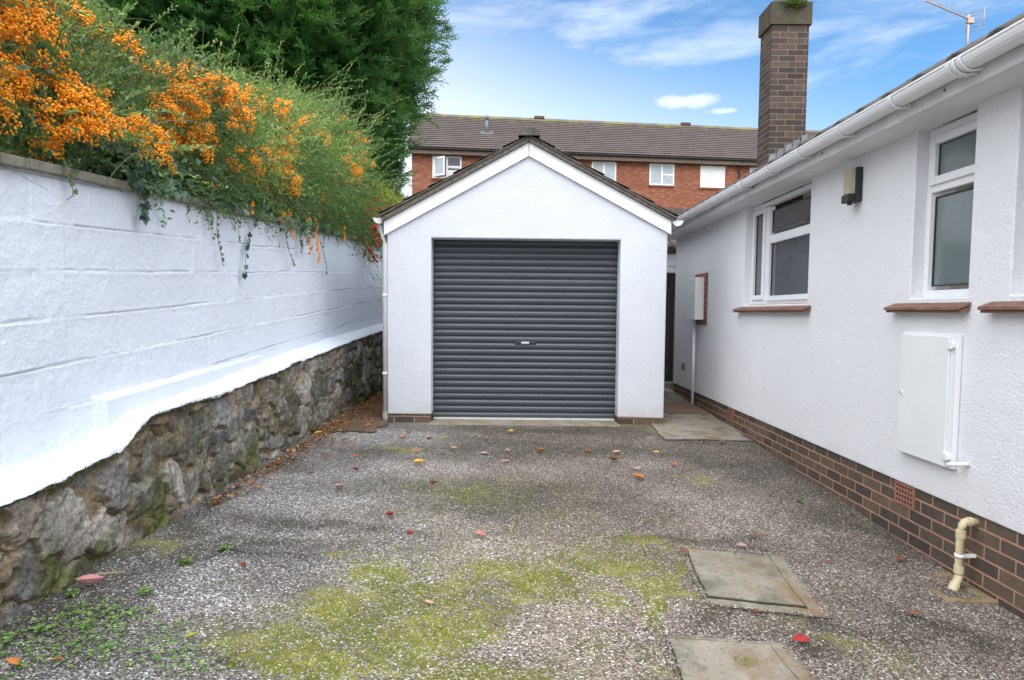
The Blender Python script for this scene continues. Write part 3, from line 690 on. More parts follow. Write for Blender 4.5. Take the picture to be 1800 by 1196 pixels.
window(3.722, 4.262, 1.347, 2.352, [(3.80, 4.175, 2.065, 2.255), (3.79, 4.185, 1.42, 1.945)],
       [(3.765, 4.215, 1.975, 2.03)], [(3.755, 4.222, 2.018, 2.302)], [GLASS_F, GLASS_F], (3.685, 4.425))
window(2.62, 3.405, 1.347, 2.352, [(2.70, 3.32, 2.065, 2.255), (2.70, 3.32, 1.42, 1.945)],
       [(2.665, 3.36, 1.975, 2.03)], [(2.655, 3.365, 2.018, 2.302)], [GLASS_F, GLASS_F], (2.55, 3.535))
# eaves
SO = WX-.225
B().box(SO+.02, WX+.06, HY0, HY1+.12, 2.354, 2.366).obj('soffit', SOFFIT, bu)
fa = B(); fa.box(SO, SO+.0195, HY0, 3.83, 2.352, 2.478); fa.box(SO+.001, SO+.0185, 3.834, HY1+.12, 2.352, 2.478); fa.obj('fascia', UPVC_D, bu, .003)
sc_ = B()
for y in (3.64, 5.05, 6.6, 8.2): sc_.tube([(SO-.002, y, 2.40), (SO+.003, y, 2.40)], .008, 10)
sc_.objs('fixing_hole', BLACK, bu)
gx, gzt, gr = SO-.060, 2.462, .058
g = B(); gutter(g, gx, gr, HY0, HY1+.14, gzt); gut_end(g, gx, gr+.002, HY1+.14, gzt); gut = g.obj('gutter', UPVC, bu)
def bracket(y, w_=.034, rr=.069):
    b = B(); seg = 14
    for y0, y1 in ((y, y+w_),):
        a = [[b.bm.verts.new((gx+r_*math.cos(PI+PI*j/seg), yy, gzt+r_*math.sin(PI+PI*j/seg))) for j in range(seg+1)] for yy in (y0, y1) for r_ in (rr, rr-.006)]
        for j in range(seg):
            for q in ((0, 2), (2, 3), (3, 1), (1, 0)): b.bm.faces.new((a[q[0]][j], a[q[0]][j+1], a[q[1]][j+1], a[q[1]][j]))
    b.box(gx+rr-.01, SO-.001, y, y+w_, gzt-.045, gzt+.008)
    b.prism([(gx+.02, gzt-rr+.004), (SO-.001, gzt-rr+.004), (SO-.001, gzt-.02), (gx+rr-.01, gzt-.02)], 'y', y+.004, y+w_-.004)
    return b.obj('bracket', UPVC, gut, .0015)
for y in (2.55, 3.93, 4.56, 5.20, 5.80, 6.45, 7.10, 7.78, 8.45, 9.1, 9.75, 10.3): bracket(y)
for y in (3.33, 6.95-.5):
    for k in (0, .045, .09): bracket(y+k, .024, .073 if k == .045 else .068)
rs = .595
tile_roof('roof_slope', (2.150, HY0, 2.480), (0, 1, 0), (1, 0, rs), 11.05, 13, .335, .30, ROOF_H, bu, .013, .015)
np_mesh('roof_slope', [(5.9, HY0, 4.74), (5.9, 10.55, 4.74), (9.7, 10.55, 2.48), (9.7, HY0, 2.48)], [(0, 1, 2, 3)], ROOF_H, bu)
B().prism([(WX+.3, 2.38), (9.2, 2.38), (5.9, 4.66)], 'y', HY1-.24, HY1-.01).obj('end_gable', WHITE_H, bu)
# chimney
CX0, CX1, CY0, CY1 = 3.365, 3.848, 9.30, 9.72
ch = B(); ch.box(CX0, CX1, CY0, CY1, 2.6, 5.02)
ch = ch.obj('chimney', CHIMBRICK, bu)
CAPM = concrete('weathered_chimney_head', (.06, .048, .04), (.10, .08, .062), (.075, .08, .03), 9)
cp = B(); cp.box(CX0-.028, CX1+.028, CY0-.028, CY1+.028, 5.019, 5.31, .006); cp.box(CX0+.02, CX1-.02, CY0+.02, CY1-.02, 5.311, 5.345, .01); cp.obj('chimney_head', CAPM, ch)
LEAD = simple('lead_flashing', (.16, .17, .19), (.24, .25, .27), 12, .5, .002, 25, metal=.3)
fl = B()
for i in range(5):
    xa = CX0-.01+i*.105; zb = 2.53+(xa-2.145)*rs
    fl.prism([(xa, zb-.02), (xa+.112, zb+.045), (xa+.100, zb+.120), (xa+.03, zb+.100)], 'y', CY0-.013-.001*i, CY0-.005-.001*i)
fl.obj('flashing', LEAD, ch)

# plant growing on the chimney head
def leafquads(P, D, Nn, L, W, fold=0.):
    """rhombic leaves: base P, direction D, side Nn"""
    P, D, Nn = (np.asarray(a, float) for a in (P, D, Nn)); L = np.asarray(L, float)[:, None]; W = np.asarray(W, float)[:, None]
    S = np.cross(D, Nn); S /= np.linalg.norm(S, axis=1, keepdims=True)+1e-9
    up = np.cross(S, D)
    V = np.stack([P, P+D*L*.45+S*W+up*W*fold, P+D*L, P+D*L*.45-S*W+up*W*fold], 1)
    F = np.arange(len(P)*4).reshape(-1, 4)
    return V.reshape(-1, 3), F
def unit(v): return v/(np.linalg.norm(v, axis=-1, keepdims=True)+1e-9)
def rdir(n): return unit(rng.normal(size=(n, 3)))
def leafmat(name, stops, rough=.5, trans=.3, nscale=1.5, rnd=None):
    m = Mat(name, rough, .4)
    a = m.attr('shade'); col = m.ramp(a, stops)
    m.set(m.b.inputs['Base Color'], col)
    tr = m.n('ShaderNodeBsdfTranslucent'); m.set(tr.inputs[0], m.mix(.5, col, tuple(min(1, c*1.6) for c in stops[-1][1])))
    mx = m.n('ShaderNodeMixShader'); mx.inputs[0].default_value = trans
    m.t.links.new(m.b.outputs[0], mx.inputs[1]); m.t.links.new(tr.outputs[0], mx.inputs[2])
    m.t.links.new(mx.outputs[0], m.t.nodes['Material Output'].inputs[0])
    return m.m
G_FERN = leafmat('fern_green', [(0, (.03, .07, .012)), (.6, (.09, .16, .03)), (1, (.20, .24, .05))])
n = 260; c0 = np.array([CX0+.26, CY0-.04, 5.27])
D = unit(rdir(n)*np.array([1, .8, .5])+np.array([0, -.35, .35])); P = c0+rng.normal(size=(n, 3))*np.array([.06, .02, .03])
V, F = leafquads(P, D, rdir(n), rng.uniform(.05, .17, n), rng.uniform(.004, .010, n))
o = np_mesh('chimney_plant', V, F, G_FERN, None, attrs={'shade': np.repeat(rng.random(n), 4)})
tag(o, 'small green fern growing from the top of the brick chimney', 'plant')

# ------------------------------------------------------------------ things on the bungalow wall
t = empty('wall_lamp', (2.4, 4.95, 2.05), 'black outdoor bulkhead lamp with ribbed cream cover high on the white wall', 'lamp')
B().box(2.391, 2.439, 4.895, 5.005, 2.035, 2.275, .006).obj('back_plate', BLACK, t)
LENS = simple('cream_ribbed_plastic', (.46, .45, .32), (.36, .35, .26), 30, .25)
lz = B()
for i in range(9):
    a = i/9; b_ = (i+1)/9
    lz.box(2.345+.012*abs(a-.45), 2.390, 4.900+a*.10, 4.900+b_*.10-.0025, 2.090, 2.270)
lz.obj('lens', LENS, t, .004)
cv = B(); cv.box(2.340, 2.3905, 4.898, 5.003, 2.032, 2.088, .006); cv.tube([(2.365, 4.925, 2.033), (2.365, 4.925, 2.012)], .016, 12); cv.obj('sensor_housing', BLACK, t)
WHT = simple('white_box_plastic', (.76, .785, .785), (.73, .75, .75), 4, .5)
t = empty('meter_box', (2.4, 4, .4), 'large flat white meter cabinet with one hinged door low on the wall', 'meter box')
B().box(2.410, 2.4385, 3.735, 4.262, .402, 1.142, .006).obj('cabinet', UPVC, t)
d_ = B().box(2.399, 2.4095, 3.79, 4.262, .405, 1.128, .004).obj('door', WHT, t)
hg = B()
for z_ in (.465, 1.08): hg.box(2.392, 2.409, 3.762, 3.800, z_-.022, z_+.022, .003); hg.box(2.394, 2.4105, 3.748, 3.765, z_-.012, z_+.012, .002)
hg.objs('hinge', UPVC, t)
kk = B(); kk.tube([(2.3995, 4.235, .77), (2.393, 4.235, .77)], .016, 14); kk.obj('lock', UPVC, d_)
B().tube([(2.3935, 4.237, .77), (2.3915, 4.237, .77)], .006, 8).obj('keyhole', BLACK, d_)
t = B().tube([(2.44, 3.635, .455), (2.36, 3.70, .437)], .0125, 12).tube([(2.3615, 3.6985, .4372), (2.3585, 3.7015, .4365)], .008, 10)
t = t.obj('overflow_pipe', UPVC, None); tag(t, 'short white pipe stub poking from the wall beneath the meter cabinet', 'pipe')
t = empty('electricity_box', (2.4, 9, 1.1), 'small off-white cupboard with brick edging on the far wall by the passage', 'meter box')
B().box(2.426, 2.438, 8.67, 9.24, 1.10, 1.755).obj('brick_surround', brick_mat('red_edging_brick', [(0, (.20, .075, .045)), (1, (.30, .13, .085))], (.42, .26, .19)), t)
B().box(2.31, 2.4255, 8.78, 9.20, 1.165, 1.70, .008).obj('cabinet', WHT, t)
B().tube([(2.385, 9.06, 1.163), (2.385, 9.06, .04)], .019, 12).obj('conduit', UPVC, t)
t = empty('socket_cover', (2.43, 9.75, .45), 'tiny beige vent cover low on the wall near the passage', 'vent')
VENT = simple('beige_plastic', (.42, .38, .27), None, 20, .5)
v_ = B().box(2.426, 2.439, 9.68, 9.86, .44, .545, .003).obj('cover', VENT, t); q_ = B()
for i in range(3): q_.box(2.423, 2.4255, 9.70+i*.052, 9.735+i*.052, .455, .53)
q_.objs('slot', simple('tan_slot', (.2, .17, .12), None, 5, .7), v_)
t = empty('waste_pipe', (2.38, 3.58, -.2), 'cream plastic waste pipe leaving the brick plinth and bending into a drain', 'pipe')
CREAM = simple('aged_cream_plastic', (.62, .55, .34), (.50, .43, .26), 9, .45, .0006, 30)
px_, py_ = 2.372, 3.575
B().tube([(2.46, py_, .160), (2.41, py_, .162), (2.388, py_, .158), (2.376, py_, .140), (px_, py_, .115), (px_, py_, -.10), (px_-.002, py_-.002, -.13), (px_-.03, py_-.02, -.175), (px_-.052, py_-.03, -.205), (px_-.060, py_-.035, -.235), (px_-.060, py_-.035, -.30)], .0205, 14).obj('pipe', CREAM, t)
sk = B()
for a, b_ in (((2.425, py_, .161), (2.402, py_, .161)), ((px_, py_, .115), (px_, py_, .075)), ((px_, py_, -.075), (px_, py_, -.115)), ((px_-.026, py_-.018, -.166), (px_-.05, py_-.030, -.20))): sk.tube([a, b_], .0245, 14)
sk.objs('coupling', CREAM, t)
ck = B(); ck.tube([(px_, py_, -.012), (px_, py_, -.030)], .025, 14); ck.box(px_+.015, 2.455, py_-.009, py_+.009, -.030, -.014); ck.obj('pipe_clip', UPVC, t)

# gully with rim the pipe empties into
t = empty('drain_gully', (2.3, 3.5, -.2), 'square drain gully of broken red tile at the foot of the plinth', 'drain')
RIM = concrete('gully_concrete', (.30, .24, .14), (.24, .16, .09), (.13, .12, .04), 8)
rm = B(); gz0 = -.205
for bx in ((2.19, 2.452, 3.69, 3.77), (2.19, 2.452, 3.375, 3.43), (2.19, 2.235, 3.43, 3.69), (2.40, 2.452, 3.43, 3.69)): rm.box(bx[0], bx[1], bx[2], bx[3], gz0-.12, gz0+.022, .006)
rm.obj('rim', RIM, t)
gp = B()
TERR = simple('red_clay', (.28, .085, .045), (.16, .06, .04), 14, .7, .003)
gp.box(2.236, 2.399, 3.431, 3.689, gz0-.13, gz0-.03)
for k in range(14):
    cx_, cy_ = random.uniform(2.25, 2.38), random.uniform(3.45, 3.67); a_ = random.uniform(0, PI); l = random.uniform(.03, .07)
    gp.tube([(cx_-l*math.cos(a_), cy_-l*math.sin(a_), gz0-.02), (cx_, cy_, gz0-.005+random.uniform(0, .012)), (cx_+l*math.cos(a_), cy_+l*math.sin(a_), gz0-.018)], [.004, .012, .003], 5)
gp.objs('tile_fragment', TERR, t)

# ------------------------------------------------------------------ manhole covers in the drive
def manhole(cs, label, inner, seed):
    """cs: four corners (near-left, near-right, far-right, far-left)"""
    cs = np.array(cs, float); ctr = cs.mean(0)
    t = empty('manhole_cover', (ctr[0], ctr[1], float(gz(ctr[0], ctr[1]))), label, 'manhole cover', 'concrete covers let into the drive')
    def P(u, v_): return (cs[0]*(1-u)*(1-v_)+cs[1]*u*(1-v_)+cs[2]*u*v_+cs[3]*(1-u)*v_)
    def sheet(name, u0, u1, v0, v1, dz, mat, rag):
        n = 44; us = np.linspace(0, 1, n); A, Bq = np.meshgrid(us, us, indexing='ij')
        U = u0+(u1-u0)*A; W = v0+(v1-v0)*Bq
        XY = cs[0]*((1-U)*(1-W))[..., None]+cs[1]*(U*(1-W))[..., None]+cs[2]*(U*W)[..., None]+cs[3]*((1-U)*W)[..., None]
        XY = XY+(np.stack([fbm(XY*9, 4, seed), fbm(XY*9+5, 4, seed+1)], -1)-.5)*rag*1.6
        Z = gnd(XY[..., 0], XY[..., 1])+dz+(fbm(XY*5, 3, seed+2)-.5)*.002
        V = np.concatenate([XY, Z[..., None]], -1).reshape(-1, 3); F = grid_faces(n, n).tolist()
        ring = [i*n for i in range(n)]+[(n-1)*n+j for j in range(1, n)]+[i*n+n-1 for i in range(n-2, -1, -1)]+[j for j in range(n-2, 0, -1)]
        lw = V[ring].copy(); lw[:, 2] -= .05; b0 = len(V); V = np.concatenate([V, lw])
        for k in range(len(ring)): F.append([ring[k], ring[(k+1) % len(ring)], b0+(k+1) % len(ring), b0+k])
        np_mesh(name, V, F, mat, t)
    sheet('surround', 0, 1, 0, 1, .006, CONC2, .03)
    u0, u1, v0, v1 = inner
    gap = simple('grit_filled_joint', (.04, .04, .025), (.07, .08, .02), 30, .95)
    sheet('joint', u0-.012, u1+.012, v0-.014, v1+.014, 0.0088, gap, .012)
    sheet('cover', u0, u1, v0, v1, .012, CONC2, .008)
manhole([(.925, 3.17), (1.490, 3.12), (1.565, 3.90), (.99, 3.94)], 'square concrete manhole cover in the drive, with a stained brown far corner', (.04, .84, .11, .95), 5)
manhole([(.645, 2.15), (1.27, 2.12), (1.143, 2.85), (.666, 2.86)][:0]+[(.62, 2.20), (1.20, 2.18), (1.17, 2.85), (.655, 2.86)], 'concrete manhole cover nearest the bottom edge, with a moss tuft on it', (.03, .84, .05, .93), 8)

# ------------------------------------------------------------------ passage: gate and porch
t = empty('side_gate', (2.1, 10.9, 0), 'tall black boarded gate closing the passage between garage and bungalow', 'gate')
gb = B()
for i in range(11): gb.box(1.745+i*.088, 1.745+i*.088+.084, 10.86, 10.88, .17, 1.86, .003)
gb.objs('board', BLACK, t); B().box(1.75, 2.70, 10.885, 10.93, .4, .48).box(1.75, 2.70, 10.885, 10.93, 1.5, 1.58).obj('rail', BLACK, t)
B().box(1.74, 2.75, 10.83, 11.2, -.1, .155, .01).obj('step', CONC, t)
t = empty('porch', (2.1, 11, 1.9), 'white boarded porch front with a dark tiled edge above the black gate', 'porch')
pf = B()
for k in range(3): pf.box(1.74, 3.00, 10.84+.004*k, 10.90, 1.875+k*.10, 1.872+k*.10+.096, .004)
pf.obj('fascia', UPVC_D, t); B().box(1.74, 3.0, 10.95, 11.8, 1.5, 2.19).obj('wall', UPVC_D, t); B().prism([(10.86, 2.19), (11.9, 2.19), (11.9, 2.55), (10.86, 2.23)], 'x', 1.74, 3.0).obj('roof', ROOF_G, t); pr = B()
for k in range(9): pr.tube([(1.80+k*.13, 10.80, 2.225), (1.80+k*.13, 11.6, 2.5)], .058, 10)
pr.obj('roof_tile', ROOF_G, t)

# ------------------------------------------------------------------ antenna on the bungalow ridge
AL = simple('weathered_alloy', (.42, .38, .34), (.55, .42, .34), 10, .5, metal=.5)
t = empty('tv_antenna', (5.8, 9.1, 4.6), 'thin metal television aerial standing above the roof edge', 'aerial')
B().tube([(5.80, 9.1, 4.45), (5.80, 9.1, 5.09)], .012, 8).obj('mast', AL, t)
bo = B(); a, b_ = Vector((5.86, 9.12, 5.02)), Vector((5.04, 8.75, 5.10)); bo.tube([a, b_], .008, 6)
dirn = (b_-a).normalized(); cr = Vector((dirn.y, -dirn.x, 0)).normalized()
bo.obj('boom', simple('coppery_alloy', (.40, .25, .18), (.5, .4, .33), 8, .5, metal=.4), t)
el = B()
for k in range(11):
    c_ = a.lerp(b_, .25+.07*k); el.tube([c_-cr*.05+Vector((0, 0, .012)), c_+cr*.05+Vector((0, 0, .012))], .0035, 5)
el.objs('director', AL, t); rf = B()
for k in range(6):
    z_ = -.12+.048*k; rf.tube([Vector((5.90, 9.12, 5.02+z_))-cr*.13, Vector((5.90, 9.12, 5.02+z_))+cr*.13], .004, 5)
for s_ in (-1, 1): rf.tube([Vector((5.90, 9.12, 4.90))+cr*.11*s_, Vector((5.90, 9.12, 5.14))+cr*.11*s_], .004, 5)
rf.box(5.78, 5.86, 9.08, 9.13, 4.98, 5.05); rf.obj('reflector', AL, t)

# ------------------------------------------------------------------ terrace of brick houses beyond
TA = R(7); tu = Vector((math.cos(TA), math.sin(TA), 0)); tn = Vector((-math.sin(TA), math.cos(TA), 0)); T0 = Vector((-5.05, 34.5, 0))
te = empty('brick_terrace', T0, 'long orange brick terrace with a brown tiled roof beyond the garage', 'terraced house')
te.rotation_euler = (0, 0, TA)
def tl(o):      # terrace pieces are given in the terrace's own axes: x along, y into, z up
    o.parent = te; o.location = (0, 0, 0); return o
def tbox(*a, bev=0): return B().box(*a, bev)
TU = 34
tl(tbox(0.05, TU, 0, 7.6, -.3, 8.97).obj('wall', REDBRICK))
gt = B(); gt.prism([(0, 8.9), (7.6, 8.9), (3.8, 11.7)], 'x', .051, .25); tl(gt.obj('end_gable', REDBRICK))
rt = tile_roof('roof_slope', (-.12, -.42, 9.20), (1, 0, 0), (0, 1, .62), TU+.3, 17, .305, .6, ROOF_T, None, .034, 0, jitter=.001); tl(rt)
rt = tile_roof('roof_slope', (-.12, 8.5, 9.20), (1, 0, 0), (0, -1, .60), TU+.3, 17, .305, .6, ROOF_T, None, .034, 0, jitter=.001); tl(rt)
rg = B(); rg.prism([(3.86, 11.86), (4.06, 12.06), (4.30, 11.86)], 'x', -.12, TU+.18); tl(rg.obj('ridge_tile', ROOF_T))
for px_ in (7.0, 15.5, 24.5): tl(tbox(px_-.28, px_+.28, 3.95, 4.2, 12.02, 12.17, bev=.02).obj('ridge_vent', simple('brown_vent', (.13, .07, .055), None, 5, .8)))
tl(tbox(-.1, TU+.1, -.30, -.27, 8.93, 9.16).obj('fascia', WOODDK)); tl(tbox(-.1, TU+.1, -.27, .0, 8.93, 8.95).obj('soffit', WOODDK))
gg = B(); gg.tube([(-.12, -.36, 9.17), (TU, -.36, 9.17)], .055, 8); gg.tube([(16.98, -.33, 9.14), (16.98, -.28, 9.02), (16.9, -.08, 8.70), (16.9, -.08, 2)], .036, 8); tl(gg.obj('gutter', BLACK))
vp = B(); vp.tube([(3.87, 1.72, 10.4), (3.87, 1.72, 11.30)], .075, 12); vp.tube([(3.87, 1.72, 11.22), (3.87, 1.72, 11.42)], .10, 12); o = tl(vp.obj('vent_pipe', simple('grey_flue', (.16, .18, .22), None, 6, .4)))
vf = B(); vf.prism([(1.55, 10.46), (1.85, 10.645), (1.85, 10.665), (1.55, 10.48)], 'x', 3.55, 4.2); tl(vf.obj('vent_flashing', LEAD))
UPT = simple('white_window_frame', (.82, .83, .84), None, 3, .4)
def twin(u0, u1, z0, z1, kind, gm):
    f = B(); fw = .075
    f.box(u0, u0+fw, -.02, .06, z0, z1); f.box(u1-fw, u1, -.02, .06, z0, z1); f.box(u0+fw, u1-fw, -.02, .06, z0, z0+fw); f.box(u0+fw, u1-fw, -.02, .06, z1-fw, z1)
    mid_ = u0+(u1-u0)*.5
    if kind != 'blank':
        f.box(mid_-.045, mid_+.045, -.025, .06, z0+fw, z1-fw)
        if kind == 'left': f.box(u0+fw, mid_-.045, -.022, .055, z0+.42, z0+.50)
        else: f.box(mid_+.045, u1-fw, -.022, .055, z0+.50, z0+.58)
    o = f.obj('window', UPT); tl(o)
    p = B().box(u0+fw, u1-fw, -.008, -.003, z0+fw, z1-fw).obj('pane', gm); p.parent = o
    s_ = B()
    for k in range(int((u1-u0+.1)/.08)): s_.box(u0-.05+k*.08, u0-.05+k*.08+.072, -.06, .02, z0-.085, z0-.004)
    s_ = s_.obj('sill', simple('brick_sill', (.22, .07, .045), (.30, .10, .06), 4, .8)); s_.parent = o
    return o
twin(9.07, 10.35, 7.85, 8.90, 'left', GLASS_T); twin(12.10, 13.42, 7.82, 8.90, 'right', GLASS_T)
BL = simple('white_blind', (.82, .82, .80), None, 3, .6)
twin(14.82, 16.15, 7.78, 8.88, 'left', BL); twin(17.50, 18.8, 7.80, 8.88, 'right', GLASS_T)
for k in range(4): twin(20.6+k*2.9, 21.9+k*2.9, 7.80, 8.88, 'right', GLASS_T)
o = twin(1.05, 2.48, 7.82, 8.90, 'right', GLASS)
s_ = B(); e0 = Vector((1.12, -.03, 0)); dd = Vector((.50, -.40, 0))     # the left casement stands open
for (a_, b_, c_, d_) in ((0, .12, 0, 1), (.88, 1, 0, 1), (.12, .88, 0, .1), (.12, .88, .9, 1)):
    p0 = e0+dd*a_; p1 = e0+dd*b_; z0_, z1_ = 7.9+.92*c_, 7.9+.92*d_; nrm = Vector((.4, .5, 0)).normalized()*.04
    bm_ = [s_.bm.verts.new(q) for q in ((p0.x, p0.y, z0_), (p1.x, p1.y, z0_), (p1.x, p1.y, z1_), (p0.x, p0.y, z1_), (p0.x+nrm.x, p0.y+nrm.y, z0_), (p1.x+nrm.x, p1.y+nrm.y, z0_), (p1.x+nrm.x, p1.y+nrm.y, z1_), (p0.x+nrm.x, p0.y+nrm.y, z1_))]
    for q in ((0,3,2,1),(4,5,6,7),(0,1,5,4),(1,2,6,5),(2,3,7,6),(3,0,4,7)): s_.bm.faces.new([bm_[i] for i in q])
s_ = s_.obj('open_casement', UPT); s_.parent = o
s_ = B(); p0 = e0+dd*.12+Vector((.01, .012, 0)); p1 = e0+dd*.88+Vector((.01, .012, 0)); s_.quad((p0.x, p0.y, 7.99), (p1.x, p1.y, 7.99), (p1.x, p1.y, 8.73), (p0.x, p0.y, 8.73)); s_ = s_.obj('pane', GLASS_T); s_.parent = o
f = B(); f.box(1.78, 2.40, -.03, -.012, 7.90, 8.22); f.box(1.80, 2.40, -.034, -.008, 8.36, 8.43); f = f.obj('blind', BL); f.parent = o
# low roof just behind the garage
t = empty('outbuilding', (3, 17, 0), 'low dark lichened outbuilding roof showing between garage and bungalow gutter', 'outbuilding')
B().box(.8, 6.5, 17, 20, -.3, 3.4).obj('wall', REDBRICK, t)
B().prism([(16.8, 3.40), (20.2, 3.40), (20.2, 3.95), (16.8, 3.76)], 'x', .6, 6.7).obj('roof', ROOF_G, t)

# ------------------------------------------------------------------ vegetation
def cat_mesh(parts):
    V = []; F = []; S = []; b = 0
    for v, f, s in parts: V.append(v); F.append(f+b); S.append(s); b += len(v)
    return np.concatenate(V), np.concatenate(F), np.concatenate(S)
def twigs(P, D, L, nl, ll, lw, shade, droop=.25, spread=1.0):
    """leaves set along each twig; returns V,F,S and the twig curves"""
    n = len(P); t = np.linspace(.08, 1, nl)[None, :, None]
    L_ = np.asarray(L)[:, None, None]
    pts = P[:, None, :]+D[:, None, :]*t*L_+np.array([0, 0, -1.])*(t**2)*L_*droop
    dirs = unit(D[:, None, :]+rng.normal(size=(n, nl, 3))*.75*spread+np.array([0, 0, .15]))
    pts2 = pts.reshape(-1, 3); dirs2 = dirs.reshape(-1, 3); m_ = len(pts2)
    nrm = unit(rng.normal(size=(m_, 3))*.8+np.array([.25, -.45, .8]))
    V, F = leafquads(pts2, dirs2, nrm, rng.uniform(.7, 1.3, m_)*ll, rng.uniform(.8, 1.2, m_)*lw, .35)
    s = np.clip(np.repeat(shade, nl)+rng.normal(size=m_)*.12, 0, 1)
    return V, F, np.repeat(s, 4)
def stemmesh(P, D, L, r, droop=.25, k=5):
    n = len(P); t = np.linspace(0, 1, k)[None, :, None]; L_ = np.asarray(L)[:, None, None]
    c = P[:, None, :]+D[:, None, :]*t*L_+np.array([0, 0, -1.])*(t**2)*L_*droop
    a = unit(np.cross(D, np.array([.3, .2, 1.])))[:, None, :]; b = unit(np.cross(D, a[:, 0, :]))[:, None, :]
    rr = np.asarray(r)[:, None, None]*(1.1-t*.8)
    ring = np.stack([c+a*rr, c-a*rr*.5+b*rr*.87, c-a*rr*.5-b*rr*.87], 2)   # n,k,3,3
    V = ring.reshape(-1, 3); F = []
    base = (np.arange(n)*k*3)[:, None]
    for i in range(k-1):
        for j in range(3):
            F.append(np.concatenate([base+i*3+j, base+i*3+(j+1) % 3, base+(i+1)*3+(j+1) % 3, base+(i+1)*3+j], 1))
    return V, np.concatenate(F)
# ---- firethorn bush along the wall
def btop(y): return np.interp(y, [2, 4, 5.5, 6.6, 7.4, 8.8, 10, 10.9, 11.4], [2.85, 2.95, 3.05, 3.32, 3.56, 3.85, 4.12, 4.1, 3.4])
def bbot(y): return ztop(y)+.0
def bushpts(n, y0=2.0, y1=11.2, shell=.55):
    y = rng.uniform(0, 1, n)**.85*(y1-y0)+y0
    a = rng.uniform(-.5*PI-.5, PI+.2, n)                       # round the section, camera side first
    r = 1-shell*rng.random(n)**1.7
    zc = (btop(y)+bbot(y))/2; rz = (btop(y)-bbot(y))/2+.06
    endt = np.clip((11.4-y)/1.0, .2, 1)**.5
    rx = (.78-.10*np.clip((4.4-y)/1.5, 0, 1))*endt
    nzv = .50+1.0*fbm(np.stack([y*2.0, a*1.8], -1), 3, 55)
    x = -2.86+np.cos(a)*r*rx*nzv; z = zc+np.sin(a)*r*rz*endt*(.86+.28*(nzv-1+.26))
    return np.stack([x, y, z], -1), a, nzv
bush = empty('firethorn_bush', (-2.8, 6, 1.8), 'huge sprawling bush full of bright orange berries along the top of the left wall', 'bush')
parts = []
P, a, nzv = bushpts(8200)
outw = unit(np.stack([np.cos(a), np.full(len(a), -.10), np.sin(a)+.25], -1)+rng.normal(size=(len(a), 3))*.45)
clump = fbm(P*1.9, 3, 61)
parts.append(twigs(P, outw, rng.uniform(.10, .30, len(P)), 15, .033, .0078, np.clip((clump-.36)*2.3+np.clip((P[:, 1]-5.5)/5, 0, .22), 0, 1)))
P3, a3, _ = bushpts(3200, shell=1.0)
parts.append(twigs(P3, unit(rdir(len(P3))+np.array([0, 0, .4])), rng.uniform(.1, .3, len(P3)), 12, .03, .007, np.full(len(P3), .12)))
# long arching shoots that stand out of the outline
ns = 620; Ps, as_, _ = bushpts(ns, 2.5, 11.2, .15); 
as_d = unit(np.stack([np.abs(rng.normal(size=ns))*.35+.10, rng.normal(size=ns)*.45, rng.uniform(.1, 1.1, ns)], -1))
Ls = rng.uniform(.25, .95, ns)*np.clip((Ps[:, 1]+2)/9, .6, 1.15)
parts.append(twigs(Ps, as_d, Ls, 26, .029, .0068, rng.uniform(.50, .95, ns), .28, .85))
sel = rng.random(ns) < .55
V, F, S = cat_mesh(parts)
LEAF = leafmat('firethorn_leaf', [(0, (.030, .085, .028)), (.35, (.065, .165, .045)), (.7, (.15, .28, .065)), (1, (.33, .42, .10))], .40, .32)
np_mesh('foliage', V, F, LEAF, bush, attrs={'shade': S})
sv1 = stemmesh(Ps, as_d, Ls, np.full(ns, .0035), .28, 7)
nst = 900; Pb, ab, _ = bushpts(nst, 2.0, 11, .5); db = unit(np.stack([rng.normal(size=nst)*.4+.1, rng.normal(size=nst)*.9, rng.normal(size=nst)*.5+.25], -1))
sv2 = stemmesh(Pb, db, rng.uniform(.25, .8, nst), rng.uniform(.002, .0045, nst), .3, 6)
trunks = []
for i in range(16):
    y = 2.6+i*.52; trunks.append((np.array([[-2.75+random.uniform(-.1, .1), y, 1.85]]), unit(np.array([[random.uniform(-.2, .35), random.uniform(-.4, .4), 1.]])), np.array([1.2]), np.array([.02])))
sv3 = stemmesh(np.concatenate([t_[0] for t_ in trunks]), np.concatenate([t_[1] for t_ in trunks]), np.concatenate([t_[2] for t_ in trunks]), np.concatenate([t_[3] for t_ in trunks]), .1, 6)
V = np.concatenate([sv1[0], sv2[0], sv3[0]]); F = np.concatenate([sv1[1], sv2[1]+len(sv1[0]), sv3[1]+len(sv1[0])+len(sv2[0])])
np_mesh('branch', V, F, simple('grey_brown_twig', (.20, .165, .12), (.13, .14, .07), 9, .8), bush)
# ---- berries: clusters placed by density, denser towards the near end
ico = bmesh.new(); bmesh.ops.create_icosphere(ico, subdivisions=1, radius=1); IV = np.array([v.co[:] for v in ico.verts]); IF = np.array([[v.index for v in f.verts] for f in ico.faces]); ico.free()
def berries(centres, ax, per, r0, name, mat, parent, spread=(.05, .028)):
    allP = []
    for c, d, n in zip(centres, ax, per):
        t = rng.uniform(-1, 1, n)[:, None]; q = rdir(n)*rng.random(n)[:, None]**.4
        allP.append(c+d*t*spread[0]*(n/40)**.5+q*spread[1]*(n/30)**.4)
    Pn = np.concatenate(allP); k = len(Pn); rr = rng.uniform(.8, 1.15, k)*r0
    V = (Pn[:, None, :]+IV[None]*rr[:, None, None]).reshape(-1, 3); F = (IF[None]+(np.arange(k)*len(IV))[:, None, None]).reshape(-1, 3)
    o = np_mesh(name, V, F, mat, parent, True, attrs={'shade': np.repeat(rng.random(k), len(IV))}); o['kind'] = 'stuff'
    return o
